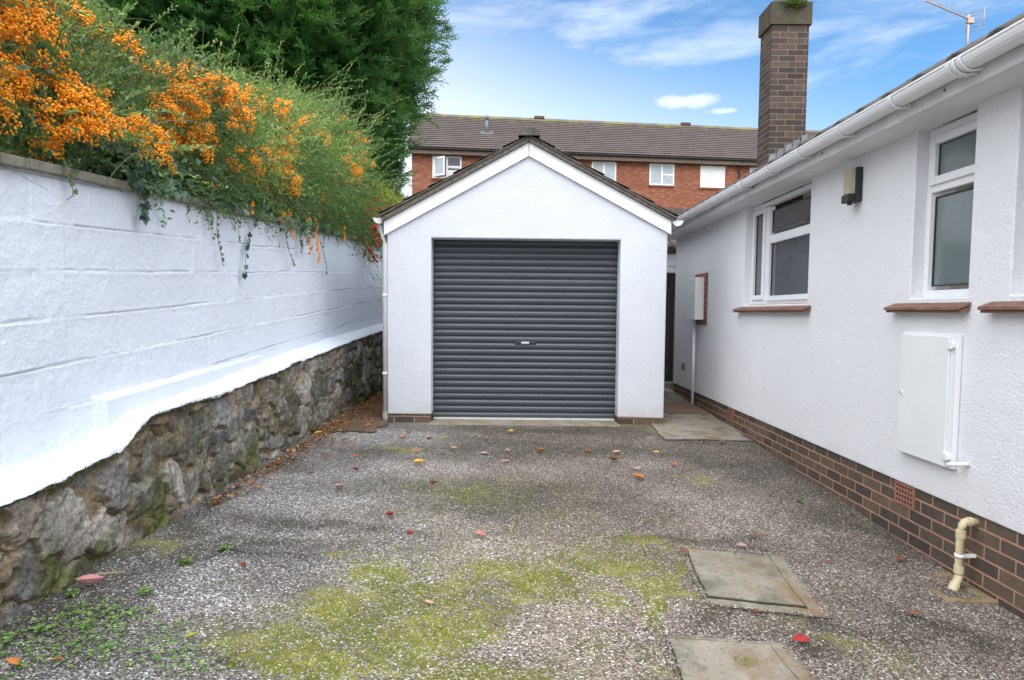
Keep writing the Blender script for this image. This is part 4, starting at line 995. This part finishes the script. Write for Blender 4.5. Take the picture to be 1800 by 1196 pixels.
def berrymat(name, stops):
    m = Mat(name, .35, .45); m.set(m.b.inputs['Base Color'], m.ramp(m.attr('shade'), stops))
    m.b.inputs['Subsurface Weight'].default_value = 0
    return m.m
ORANGE = berrymat('orange_berry', [(0, (.90, .24, .006)), (.5, (1.0, .40, .014)), (1, (1.0, .52, .035))])
cand, ac, nzc = bushpts(9000, 2.0, 11.0, .16)
f_y = np.interp(cand[:, 1], [2, 4.6, 5.7, 6.6, 7.2, 11], [1.2, 1.2, .95, .48, .14, .08])
rel_z = (cand[:, 2]-bbot(cand[:, 1]))/(btop(cand[:, 1])-bbot(cand[:, 1]))
f_z = np.interp(rel_z, [-.2, .05, .25, .45, .85, 1.05], [.03, .10, .42, 1, 1, .5])
cl_ = fbm(cand*np.array([2.2, 2.0, 3.2]), 3, 71)
keep = (np.cos(ac) > -.35) & (f_y*f_z*np.clip((cl_-.47)*11, .03, 1) > rng.random(len(cand))*1.0)
cand = cand[keep]; out = unit(np.stack([np.cos(ac[keep]), np.zeros(keep.sum()), np.sin(ac[keep])], -1))
cand = cand+out*rng.uniform(.0, .07, (len(cand), 1))
axb = unit(rng.normal(size=cand.shape)*np.array([.4, 1, .5]))
cand = cand[:1500]; axb = axb[:1500]
print('berry clusters', len(cand))
berries(cand, axb, rng.integers(26, 85, len(cand)), .0068, 'berries', ORANGE, bush, (.040, .030))
# hanging berry sprays below the coping
hang = []
for (y, l) in ((7.15, .40), (7.45, .48), (6.55, .25), (5.6, .12), (6.3, .15), (8.6, .2)):
    x = -2.09+random.uniform(-.02, .02)
    for k in range(int(l/.035)): hang.append((x+random.uniform(-.02, .02), y+random.uniform(-.03, .03)+k*.006, ztop(y)+.10-k*.035))
hang = np.array(hang); berries(hang, np.tile([0, 0, 1.], (len(hang), 1)), np.full(len(hang), 14), .0068, 'hanging_berries', ORANGE, bush, (.03, .022))
# ---- red-leaved shrub at the far end
t = empty('red_berry_shrub', (-2.2, 10.3, 2.2), 'low shrub with small red berries hanging over the far end of the wall', 'shrub')
n = 420; P = np.stack([rng.normal(size=n)*.16-2.14, rng.normal(size=n)*.6+10.2, rng.normal(size=n)*.20+2.45], -1)
V, F, S = twigs(P, unit(rdir(n)+np.array([.5, -.2, -.2])), rng.uniform(.08, .28, n), 14, .03, .008, rng.uniform(.1, .6, n), .3)
np_mesh('foliage', V, F, LEAF, t, attrs={'shade': S})
n = 60; P = np.stack([rng.normal(size=n)*.10-2.02, rng.normal(size=n)*.42+10.1, rng.normal(size=n)*.17+2.42], -1)
P = np.concatenate([P, np.array([[-2.06+k*.012, 9.75+k*.02, 2.2-k*.028] for k in range(10)])])
berries(P, rdir(len(P)), np.full(len(P), 12), .011, 'berries', berrymat('red_berry', [(0, (.30, .02, .012)), (1, (.62, .08, .03))]), t, (.06, .03))
# ---- yellow-green shrub behind
t = empty('yellow_green_shrub', (-2.3, 12.4, 2), 'light yellow-green feathery shrub between the conifer and the garage roof', 'shrub')
n = 1300; P = np.stack([rng.normal(size=n)*.30-2.35, rng.normal(size=n)*.35+12.4, rng.uniform(2.1, 3.45, n)], -1); P[:, 2] -= np.abs(P[:, 0]+2.35)*.8
V, F, S = twigs(P, unit(rdir(n)*.8+np.array([.1, 0, .9])), rng.uniform(.15, .35, n), 14, .045, .008, rng.uniform(.3, 1, n), .2)
np_mesh('foliage', V, F, leafmat('yellow_green_leaf', [(0, (.05, .09, .015)), (.5, (.16, .22, .03)), (1, (.32, .36, .05))]), t, attrs={'shade': S})
# dark hedge behind the wall end
t = empty('hedge', (-2.0, 13.5, 1), 'dark green low hedge behind the far end of the wall beside the garage gutter', 'hedge')
n = 2600; P = np.stack([rng.uniform(-3.6, -1.5, n), rng.uniform(11.9, 13.6, n), rng.uniform(.8, 2.75, n)], -1)
V, F, S = twigs(P, unit(rdir(n)+np.array([0, -.3, .5])), rng.uniform(.15, .3, n), 12, .05, .014, rng.uniform(0, .5, n), .2)
np_mesh('foliage', V, F, LEAF, t, attrs={'shade': S})
# skirt of firethorn twigs spilling over the coping
n = 1300; y = rng.uniform(4.6, 11, n)**1.0; P = np.stack([-2.22+rng.normal(size=n)*.05, y, ztop(y)+rng.uniform(.04, .40, n)], -1)
Dk = unit(rdir(n)*.6+np.array([.7, 0, -.1])); Lk_ = rng.uniform(.08, .22, n)
sv = stemmesh(P, Dk, Lk_, np.full(n, .0018), .5, 5); np_mesh('branch', sv[0], sv[1], simple('green_twig', (.13, .14, .06), (.18, .14, .08), 9, .8), bush)
V, F, S = twigs(P, Dk, Lk_, 14, .027, .006, np.clip(.15+.9*(fbm(P*3, 3, 64)-.3), 0, 1), .5)
np_mesh('hanging_foliage', V, F, LEAF, bush, attrs={'shade': S})
# ---- ivy: a mass over the coping and trailing stems
IVY = leafmat('ivy_leaf', [(0, (.018, .05, .030)), (.6, (.045, .10, .06)), (1, (.12, .20, .10))], .35, .12)
def ivyleaf(P, D, Nn, s):
    """five-lobed leaf as three rhombi"""
    Vs, Fs = [], []; b = 0
    S = unit(np.cross(D, Nn))
    for k, (ang, f) in enumerate(((0, 1), (.85, .75), (-.85, .75))):
        d = unit(D*math.cos(ang)+S*math.sin(ang)); v, q = leafquads(P+Nn*.0006*k, d, Nn, s*f, s*f*.33, .2); Vs.append(v); Fs.append(q+b); b += len(v)
    return np.concatenate(Vs), np.concatenate(Fs)
t = empty('ivy', (-2.2, 5, 2), 'dark green ivy mass creeping over the coping beneath the berries', 'ivy')
n = 1500; y = np.concatenate([3.9+rng.random(n-350)**1.3*4.2, rng.normal(4.05, .10, 350)]); x = -2.16+rng.normal(size=n)*.05-.12*rng.random(n)
drop = np.interp(y, [3.7, 4.2, 5, 6.4, 9.5], [.0, .04, .07, .12, .08])
z = ztop(y)+.05+rng.uniform(0, .22, n)-rng.random(n)**2.5*(drop+.04)*np.clip(fbm(np.stack([y*2.4, y*0], -1), 3, 45)*3-1, 0, 1.4)
x = np.where(z < ztop(y)+.05, -2.10+rng.random(n)*.06, x)
P = np.stack([x, y, z], -1)
v_, f_ = ivyleaf(P, unit(rdir(n)+np.array([.4, 0, -.7])), unit(rdir(n)*.5+np.array([1, -.7, .6])), rng.uniform(.03, .06, n))
np_mesh('foliage', v_, f_, IVY, t, attrs={'shade': np.tile(np.repeat(rng.random(n), 4), 3)})
TW = simple('thin_vine_stem', (.13, .09, .05), (.10, .12, .05), 9, .8)
trails = [(4.02, .20, .10, .055, 'short dark ivy tuft hanging over the coping nearest the camera'), (4.95, .52, .45, .026, 'pale ivy trail dangling on the white wall left of the longest strands'), (5.75, .66, -.5, .040, 'long dark ivy trail reaching down to the second block course'),
          (5.5, .30, -.35, .026, 'thin short ivy strand curving across the wall above the long trail'), (6.5, .50, .6, .028, 'pale leafy strand slanting right beneath the ivy mass'), (7.1, .34, -.55, .050, 'curled ivy strand with dark pointed leaves beside the hanging berries'),
          (7.85, .62, .12, .022, 'fine bare vine dangling straight down the wall right of the hanging berries'), (3.35, .16, .15, .03, 'small yellowing strand dropping over the near coping')]
for (y, l, lean, ls, lab) in trails:
    l *= .78
    t = empty('ivy_trail', (-2.12, y, ztop(y)), lab, 'ivy trail', 'ivy strands hanging over the white wall')
    k = 14; s = np.linspace(0, 1, k); cy = y+lean*l*s**1.3+.03*np.sin(s*7+y); cz = ztop(y)+.055-l*s+.04*np.sin(s*5); cx = -2.125+.012*np.sin(s*9)-.012*s
    B().tube(list(zip(cx, cy, cz)), .0022, 5).obj('stem', TW, t)
    m_ = int(l/.022)+4; si = rng.uniform(.05, 1, m_); P = np.stack([np.interp(si, s, cx)+.006, np.interp(si, s, cy), np.interp(si, s, cz)], -1)
    v_, f_ = ivyleaf(P, unit(rdir(m_)*np.array([.2, 1, 1])+np.array([.1, 0, -.5])), unit(rdir(m_)*.3+np.array([1, -.4, .3])), rng.uniform(.7, 1.2, m_)*ls)
    np_mesh('foliage', v_, f_, IVY if ls > .03 else leafmat('young_ivy_leaf', [(0, (.05, .10, .03)), (1, (.16, .22, .07))]), t, attrs={'shade': np.tile(np.repeat(rng.random(m_), 4), 3)})
# ---- rose with broad leaves low on the near end
t = empty('rose_bush', (-2.4, 3.4, 1.9), 'broad-leaved green rose stems rising behind the near coping under the berries', 'rose bush')
n = 420; y = rng.uniform(2.2, 5.4, n); P = np.stack([-2.34+rng.normal(size=n)*.08, y, ztop(y)+.04+rng.random(n)**1.3*.55], -1)
V, F, S = twigs(P, unit(rdir(n)+np.array([.2, 0, .5])), rng.uniform(.08, .2, n), 6, .042, .015, rng.uniform(.0, .75, n), .2)
np_mesh('foliage', V, F, leafmat('rose_leaf', [(0, (.02, .06, .03)), (.6, (.05, .12, .045)), (1, (.13, .22, .06))], .4, .2), t, attrs={'shade': S})
n = 26; y = rng.uniform(2.4, 5.0, n); P = np.stack([np.full(n, -2.36), y, ztop(y)+.03], -1); D = unit(np.stack([rng.uniform(.0, .25, n), rng.normal(size=n)*.4, np.ones(n)], -1))
V, F = stemmesh(P, D, rng.uniform(.5, 1.1, n), np.full(n, .005), .18, 8); np_mesh('cane', V, F, simple('green_cane', (.12, .17, .05), (.2, .2, .1), 5, .6), t)
# ---- conifers
CON = leafmat('conifer_spray', [(0, (.018, .060, .020)), (.45, (.042, .135, .034)), (.8, (.085, .225, .048)), (1, (.15, .31, .065))], .55, .35)
def conifer(c, prof_z, prof_r, z0, z1, nplume, label, seed, spr=22, sz=1.0, az=(-PI, PI), cut=None):
    t = empty('conifer_tree', (c[0], c[1], 0), label, 'tree', 'conifers beyond the wall')
    zp = rng.uniform(z0, z1, nplume); ang = rng.uniform(az[0], az[1], nplume)
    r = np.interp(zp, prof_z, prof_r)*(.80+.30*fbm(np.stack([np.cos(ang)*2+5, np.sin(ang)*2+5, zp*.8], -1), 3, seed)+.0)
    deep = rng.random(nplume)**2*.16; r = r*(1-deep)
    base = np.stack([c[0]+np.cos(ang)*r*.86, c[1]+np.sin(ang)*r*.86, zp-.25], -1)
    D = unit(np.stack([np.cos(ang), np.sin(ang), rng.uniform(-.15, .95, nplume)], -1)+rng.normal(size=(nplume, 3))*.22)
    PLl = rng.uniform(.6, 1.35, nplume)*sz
    sh = np.clip(.30+1.2*(fbm(base*.9, 3, seed+3)-.42)+rng.normal(size=nplume)*.17-deep*1.5, 0, 1)  # plumes deeper in the crown get a darker tone, shade put into the colour
    s = rng.random((nplume, spr))**.8; P = base[:, None]+D[:, None]*s[..., None]*PLl[:, None, None]+np.array([0, 0, -1.])*(s**2*.18*PLl[:, None])[..., None]
    side = unit(np.cross(D, np.array([0, 0, 1.]))); upv = unit(np.cross(side, D))
    sg = rng.choice([-1, 1], (nplume, spr)); wd = unit(D[:, None]*.9+side[:, None]*(sg*rng.uniform(.2, .8, (nplume, spr)))[..., None]+upv[:, None]*(rng.uniform(-.45, .55, (nplume, spr)))[..., None])
    P = P.reshape(-1, 3); wd = wd.reshape(-1, 3); nS = len(P); shS = np.repeat(sh, spr)+(s.ravel()-.5)*.45
    kf = 8; tt = np.linspace(0, 1, kf)[None, :, None]; Lf = rng.uniform(.14, .30, nS)*sz
    Q = P[:, None]+wd[:, None]*tt*Lf[:, None, None]
    nr = unit(rdir(nS)+upv.repeat(spr, 0)*.8); sd_ = unit(np.cross(wd, nr)); alt = np.where(np.arange(kf) % 2, 1, -1)[None, :, None]
    fd = unit(wd[:, None]*.95+sd_[:, None]*alt*.62+rng.normal(size=(nS, kf, 3))*.10)
    Q = Q.reshape(-1, 3); fd = fd.reshape(-1, 3); m_ = len(Q)
    V, F = leafquads(Q, fd, np.repeat(nr, kf, 0), rng.uniform(.06, .14, m_)*sz, rng.uniform(.010, .017, m_)*sz)
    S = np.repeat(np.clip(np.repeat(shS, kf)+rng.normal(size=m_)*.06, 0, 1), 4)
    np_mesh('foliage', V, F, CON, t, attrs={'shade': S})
    # inner twig mass and trunk
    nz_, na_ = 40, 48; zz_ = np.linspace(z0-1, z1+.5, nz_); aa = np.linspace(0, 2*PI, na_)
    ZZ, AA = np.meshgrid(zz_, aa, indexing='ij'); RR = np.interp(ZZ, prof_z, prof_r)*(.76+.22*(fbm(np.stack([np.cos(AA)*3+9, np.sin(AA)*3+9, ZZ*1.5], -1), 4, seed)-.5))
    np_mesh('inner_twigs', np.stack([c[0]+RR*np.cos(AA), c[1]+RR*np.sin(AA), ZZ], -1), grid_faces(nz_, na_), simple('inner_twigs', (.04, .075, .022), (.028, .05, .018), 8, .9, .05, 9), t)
    B().tube([(c[0], c[1], 0), (c[0], c[1], z1*.6), (c[0], c[1], z1)], [.35, .22, .04], 10).obj('trunk', simple('conifer_bark', (.12, .08, .05), None, 5, .9, .01), t)
    return t
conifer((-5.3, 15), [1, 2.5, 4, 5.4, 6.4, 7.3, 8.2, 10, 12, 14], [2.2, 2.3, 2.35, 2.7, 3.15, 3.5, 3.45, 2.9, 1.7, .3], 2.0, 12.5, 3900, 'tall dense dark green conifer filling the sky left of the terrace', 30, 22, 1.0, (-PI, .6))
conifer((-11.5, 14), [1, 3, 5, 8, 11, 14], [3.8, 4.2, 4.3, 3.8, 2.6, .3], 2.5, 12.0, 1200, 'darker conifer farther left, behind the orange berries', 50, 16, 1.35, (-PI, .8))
# ---- post standing behind the wall end
t = B().box(-2.36, -2.29, 10.2, 10.27, 1.5, 3.1, .006); t = t.obj('wooden_post', simple('silvered_timber', (.30, .27, .21), (.20, .18, .13), 7, .85, .003, 30)); tag(t, 'weathered grey wooden post among leaves at the far end of the wall', 'post')

# ------------------------------------------------------------------ weeds and moss on the drive
def creep(cx, cy, r, n, s, seed):
    P = np.stack([cx+rng.normal(size=n)*r, cy+rng.normal(size=n)*r, np.zeros(n)], -1); P[:, 0] = np.maximum(P[:, 0], -1.93)
    P[:, 2] = gnd(P[:, 0], P[:, 1])+rng.uniform(.006, .03, n)
    return ivyleaf(P, unit(rdir(n)*np.array([1, 1, .25])), unit(rdir(n)*.35+np.array([0, 0, 1])), rng.uniform(.6, 1.2, n)*s)
WEED = leafmat('weed_leaf', [(0, (.06, .14, .03)), (.6, (.14, .27, .06)), (1, (.26, .38, .10))], .5, .25)
Vs, Fs, b, tot = [], [], 0, 0
for (cx, cy, r, n) in ((-1.80, 2.62, .06, 80), (-1.76, 2.80, .06, 60), (-1.88, 2.45, .06, 75), (-1.62, 2.55, .09, 55), (-1.50, 2.48, .06, 60), (-1.35, 2.60, .07, 50), (-1.25, 2.43, .06, 50), (-1.55, 2.8, .05, 30), (-1.7, 2.38, .08, 50), (-1.62, 2.68, .05, 50), (-1.1, 2.38, .06, 30)):
    v, f = creep(cx, cy, r, n, .019, 0); Vs.append(v); Fs.append(f+b); b += len(v)
V = np.concatenate(Vs); o = np_mesh('creeping_weeds', V, np.concatenate(Fs), WEED, None, attrs={'shade': np.repeat(rng.random(len(V)//4), 4)}); tag(o, 'bright green creeping weeds spread over the gravel at the near left corner', 'weeds', kind='stuff')
for (cx, cy, n, lab) in ((-1.60, 3.33, 34, 'small green weed growing alone in the gravel beyond the pink leaf'), (-1.50, 3.55, 26, 'little weed tuft farther up the drive, off the foot of the stone wall'), (-1.62, 2.98, 22, 'flat weed rosette between the creeping weeds and the lone tuft'), (-1.90, 2.93, 30, 'weed sprouting right at the foot of the stone wall by the pink leaf'), (2.10, 4.95, 18, 'small pale weed in the dark gravel near the bungalow plinth')):
    v, f = creep(cx, cy, .014, n+8, .020, 0); o = np_mesh('weed', v, f, WEED, None, attrs={'shade': np.repeat(rng.random(len(v)//4), 4)}); tag(o, lab, 'weed', 'little weeds growing in the drive')
# moss cushions: thousands of tiny tufts where the moss lies
MOSSM = leafmat('moss_tuft', [(0, (.10, .11, .015)), (.5, (.20, .23, .02)), (1, (.32, .36, .035))], .9, .2)
n = 60000; P = np.stack([rng.uniform(-1.6, 2.0, n), rng.uniform(2.3, 5.2, n)], -1)
bl = blob(P[:, 0], P[:, 1], MOSS, 20); ns_ = fbm(P*14, 4, 200, .65)
k = (bl > .30) & (bl*.42+ns_*1.05+rng.random(n)*.12 > .96); P = P[k]
P = np.repeat(P, 5, 0)+rng.normal(size=(len(P)*5, 2))*.006; n = len(P); print('moss tufts', n)
P = np.concatenate([P, rng.normal(size=(260, 2))*np.array([.028, .022])+np.array([.93, 2.63])]); n = len(P)
P3 = np.concatenate([P, (gz(P[:, 0], P[:, 1])+.0+(fbm(P*1.1, 3, 5)-.5)*.03)[:, None]], 1); P3[-260:, 2] += .025
V, F = leafquads(P3, unit(rdir(n)*.7+np.array([0, 0, .8])), rdir(n), rng.uniform(.003, .008, n), rng.uniform(.0012, .0025, n))
o = np_mesh('moss', V, F, MOSSM, None, attrs={'shade': np.repeat(rng.random(n), 4)}); tag(o, 'yellow-green moss cushions spread through the gravel of the drive', 'moss', kind='stuff')

# loose chips: real stones lying on the worn surface, thicker round the covers and edges
n = 46000; cy_ = 2.15+rng.random(n)**1.5*4.6; cx_ = rng.uniform(-1.9, 2.42, n)
kk_ = fbm(np.stack([cx_, cy_], -1)*2.3, 5, 301)+rng.random(n)*.35 > .56; cx_, cy_ = cx_[kk_], cy_[kk_]
def chip_on_cover(x, y):
    return ((y > 3.13) & (y < 3.93) & (x > .925+(y-3.17)*.085) & (x < 1.490+(y-3.12)*.096)) | ((y < 2.86) & (x > .62+(y-2.2)*.054) & (x < 1.2-(y-2.2)*.045))
onc = chip_on_cover(cx_, cy_); keep_ = ~onc | (rng.random(len(cx_)) < .10); cx_, cy_, onc = cx_[keep_], cy_[keep_], onc[keep_]
m_ = 1400; t_ = rng.random(m_); sd_ = rng.integers(0, 4, m_); jx = rng.normal(size=m_)*.012     # crumbs gathered on the rims
ex = np.select([sd_ == 0, sd_ == 1, sd_ == 2, sd_ == 3], [.93+.56*t_, .99+.57*t_, .925+.065*t_, 1.49+.075*t_])+jx
ey = np.select([sd_ == 0, sd_ == 1, sd_ == 2, sd_ == 3], [3.165-.05*t_, 3.935-.04*t_, 3.17+.77*t_, 3.12+.78*t_])+rng.normal(size=m_)*.012
m2 = 900; t2 = rng.random(m2); s2 = rng.integers(0, 3, m2)
ex2 = np.select([s2 == 0, s2 == 1, s2 == 2], [.655+.515*t2, .62+.035*t2, 1.20-.03*t2])+rng.normal(size=m2)*.012; ey2 = np.select([s2 == 0, s2 == 1, s2 == 2], [2.86-.01*t2, 2.20+.65*t2, 2.18+.67*t2])+rng.normal(size=m2)*.012
cx_ = np.concatenate([cx_, ex, ex2]); cy_ = np.concatenate([cy_, ey, ey2]); onc = np.concatenate([onc, np.ones(m_+m2, bool)])
n = len(cx_); rr = rng.uniform(.0018, .0042, n); cz_ = gnd(cx_, cy_)+rr*.25+np.where(onc, .011, 0)
OV = np.array([(1, 0, 0), (-1, 0, 0), (0, 1, 0), (0, -1, 0), (0, 0, 1), (0, 0, -1)], float); OF = np.array([(0,2,4),(2,1,4),(1,3,4),(3,0,4),(2,0,5),(1,2,5),(3,1,5),(0,3,5)])
th_ = rng.uniform(0, PI, n); sc3 = rng.uniform(.6, 1.5, (n, 3))*rr[:, None]; VV = OV[None]*sc3[:, None, :]; VV = VV+rng.normal(size=VV.shape)*rr[:, None, None]*.22
c_, s_2 = np.cos(th_)[:, None], np.sin(th_)[:, None]; VV = np.stack([VV[..., 0]*c_-VV[..., 1]*s_2, VV[..., 0]*s_2+VV[..., 1]*c_, VV[..., 2]*.75], -1)+np.stack([cx_, cy_, cz_], -1)[:, None]
gm_ = Mat('loose_chip', .8, .3); GM = gm_.done(gm_.ramp(gm_.attr('shade'), [(0, (.06, .052, .045)), (.3, (.17, .14, .12)), (.6, (.33, .28, .25)), (.85, (.50, .46, .43)), (1, (.74, .73, .71))]))
o = np_mesh('loose_gravel', VV.reshape(-1, 3), (OF[None]+(np.arange(n)*6)[:, None, None]).reshape(-1, 3), GM, None, attrs={'shade': np.repeat(rng.random(n)**1.2, 6)}); tag(o, 'fine loose stone chips lying on the near part of the drive and round the concrete covers', 'gravel', kind='stuff')

# ------------------------------------------------------------------ fallen leaves
def leaf_mesh(Lh, Wd, curl, mat):
    nu, nv = 9, 5; V = []
    for i in range(nu):
        s = i/(nu-1); wdt = Wd*math.sin(PI*min(1, s*.98+.01))**.85*(1-.3*s)*random.uniform(.86, 1.08)
        for j in range(nv):
            q = (j/(nv-1)-.5)*2
            V.append((Lh*(s-.5), wdt*q*.5, curl*(abs(q)**1.5*wdt*.9+(s-.5)**2*Lh*1.2)+abs(q)*wdt*.10+.003))
    V = np.array(V); me = bpy.data.meshes.new('leaf'); me.from_pydata(V.tolist(), [], grid_faces(nu, nv).tolist()); me.materials.append(mat)
    bm = bmesh.new(); bm.from_mesh(me)
    st = [bm.verts.new(p) for p in ((-Lh*.5, .001, .006), (-Lh*.5, -.001, .006), (-Lh*.72, -.001, .004), (-Lh*.72, .001, .004))]; bm.faces.new(st)
    bm.to_mesh(me); bm.free()
    return me
LC = {'pink': ((.54, .27, .27), (.42, .19, .20)), 'orange': ((.50, .20, .06), (.34, .12, .05)), 'yellow': ((.70, .46, .10), (.55, .32, .08)), 'red': ((.38, .05, .035), (.24, .03, .03)), 'dark red': ((.16, .015, .025), (.10, .01, .02)),
      'brown': ((.22, .10, .055), (.15, .075, .045)), 'tan': ((.50, .30, .19), (.38, .22, .14)), 'mauve': ((.42, .28, .30), (.32, .20, .22)), 'green': ((.22, .26, .05), (.35, .30, .08))}
LM = {k_: simple('fallen_leaf_'+k_.replace(' ', '_'), a_, b_, 45, .85, .0015, 90, spec=.2) for k_, (a_, b_) in LC.items()}
LV = [(-1.88,3.02,.105,'pink','large pink leaf on the gravel at the foot of the near stone wall'),
(-1.72,2.33,.07,'orange','curled orange-red leaf in the bottom left corner of the drive'),
(-1.60,2.38,.035,'orange','small orange leaf among the creeping weeds'),
(-1.22,5.38,.07,'dark red','dark crimson leaf on the grey gravel towards the stone wall'),
(-.75,4.23,.055,'red','bright red leaf alone mid-drive, left of the pink one'),
(-.17,3.95,.07,'pink','pale pink leaf lying flat in the middle of the drive'),
(-.76,5.66,.10,'yellow','golden yellow leaf, the longest of those before the garage door'),
(-.84,6.12,.07,'orange','orange leaf just beyond the golden yellow one'),
(-1.33,5.84,.06,'orange','orange leaf left of the golden one, nearer the stone wall'),
(-1.21,4.82,.07,'mauve','faded mauve leaf below the dark crimson one'),
(-.26,6.73,.07,'orange','orange leaf close under the left half of the garage door'),
(-.45,6.88,.05,'brown','small brown leaf just left of the orange one under the door'),
(-.64,6.77,.06,'green','greenish leaf among brown ones before the left garage pier'),
(-.80,6.70,.06,'brown','brown leaf beside the greenish leaf before the left pier'),
(-.52,6.25,.08,'tan','pale tan leaf with an upturned edge before the door'),
(-.24,6.12,.09,'mauve','broad mauve leaf left of centre before the door'),
(0,7.07,.08,'yellow','ochre leaf nearest the middle of the garage threshold'),
(-.03,6.20,.06,'tan','dull pinkish leaf straight below the ochre one'),
(.27,6.25,.08,'orange','orange leaf right of centre before the door'),
(.70,6.26,.075,'orange','orange leaf halfway between the door centre and right pier'),
(.97,6.29,.09,'tan','peach leaf, upper of the pair before the right pier'),
(.90,5.98,.085,'brown','brownish leaf, lower of the pair before the right pier'),
(1.06,5.72,.075,'mauve','folded mauve leaf between the peach pair and the ginger leaf'),
(1.35,6.33,.06,'yellow','yellow-orange leaf just in front of the right pier'),
(1.40,5.85,.07,'orange','vivid orange leaf standing on edge right of the others'),
(1.02,5.42,.10,'orange','ginger leaf, the nearest of those scattered before the door'),
(-1.06,6.69,.075,'pink','pink leaf on the gravel before the left pier'),
(1.24,2.86,.085,'red','bright red leaf by the corner of the nearest manhole cover'),
(-.57,5.04,.06,'brown','rusty brown leaf on the mossy strip left of centre'),
(-.63,5.46,.05,'mauve','little grey-pink leaf between the golden and the rusty leaf'),
(-.04,5.84,.07,'tan','round peach leaf below the broad mauve one'),
(1.25,5.25,.05,'brown','tiny brown leaf on the pinkish gravel right of centre'),
(1.91,6.80,.05,'red','small red leaf at the front edge of the concrete path'),
(2.10,6.80,.08,'brown','brown leaf on the front edge of the concrete path'),
(1.36,3.98,.06,'mauve','brown-mauve leaf just beyond the far edge of the square manhole cover'),
(1.50,4.17,.05,'brown','small rusty leaf on gravel beyond the manhole cover and right'),
(-1.31,3.32,.055,'brown','brown leaf on pale gravel between the weeds and mid-drive'),
(1.14,3.10,.06,'brown','crumpled brown leaf at the near edge of the square manhole cover'),
(-1.90,6.75,.09,'yellow','pale yellow leaf lying against the foot of the stone wall'),
(1.92,3.19,.07,'brown','dark brown leaf on the gravel before the drain gully'),
(2.25,3.90,.08,'brown','curled brown leaf beside the plinth just above the drain'),
(.98,3.80,.06,'brown','reddish leaf on the far left corner of the square manhole cover'),
(-1.23,2.60,.05,'green','yellow-green leaf on the gravel right of the creeping weeds'),
(-.58,3.92,.045,'red','small scarlet leaf between the bright red and pale pink ones'),
(1.80,3.80,.05,'brown','small brown leaf on the right between manhole cover and plinth'),
(-.36,3.02,.05,'tan','little pinkish leaf lying in the bright moss near the camera'),
(-1.05,7.0,.05,'brown','brown leaf on the gravel close to the left garage pier'),
(-1.52,5.2,.06,'brown','brown leaf on grey gravel a step out from the stone wall')]
for (x, y, L_, kd, lab) in LV:
    L_ *= 1.12; cu = random.uniform(.1, .8); me = leaf_mesh(L_*.92, L_*random.uniform(.44, .62), cu, LM[kd])
    o = bpy.data.objects.new('fallen_leaf', me); C.objects.link(o)
    up = .012 if (.6 < x < 1.5 and 2.2 < y < 2.85) or (.93 < x < 1.56 and 3.12 < y < 3.92) else (.014 if (x > 1.55 and y > 6.93) else 0)
    g0 = float(gz(x, y))+float((fbm(np.array([[x, y]])*1.1, 3, 5)[0]-.5)*.03)
    o.location = (x, y, g0+.007+L_*.07+up); o.rotation_euler = (random.uniform(.05, .42), random.uniform(-.2, .2), random.uniform(-.7, .7))
    tag(o, lab, 'leaf', 'leaves fallen on the drive')
sp_ = B().tube([(-1.98, 3.06, .015), (-1.90, 3.10, .022), (-1.80, 3.16, .014)], .003, 6).obj('twig', simple('straw_twig', (.42, .32, .18), None, 8, .8)); tag(sp_, 'thin straw-coloured twig lying beside the large pink leaf', 'twig')
# litter that nobody could count along the foot of the wall and in the gap
n = 1500; yy = np.concatenate([rng.uniform(4.2, 11.5, 700), rng.normal(6.6, .9, 400), rng.uniform(6.9, 11.5, 400)])
xx = np.concatenate([-1.93+np.abs(rng.normal(size=700))*.07, -1.93+np.abs(rng.normal(size=400))*.16, rng.uniform(-1.95, -1.45, 400)])
P = np.stack([xx, yy, gnd(xx, yy)+.012+np.where(yy > 6.85, .016, 0)+rng.random(n)*.012], -1)
V, F = leafquads(P, unit(rdir(n)*np.array([1, 1, .3])), unit(rdir(n)*.5+np.array([0, 0, 1])), rng.uniform(.012, .05, n), rng.uniform(.006, .018, n), .4)
LIT = leafmat('leaf_litter', [(0, (.07, .035, .02)), (.5, (.24, .09, .035)), (.85, (.42, .18, .05)), (1, (.55, .33, .10))], .7, .15)
o = np_mesh('leaf_litter', V, F, LIT, None, attrs={'shade': np.repeat(rng.random(n), 4)}); tag(o, 'brown and orange leaf litter gathered along the foot of the stone wall', 'litter', kind='stuff')
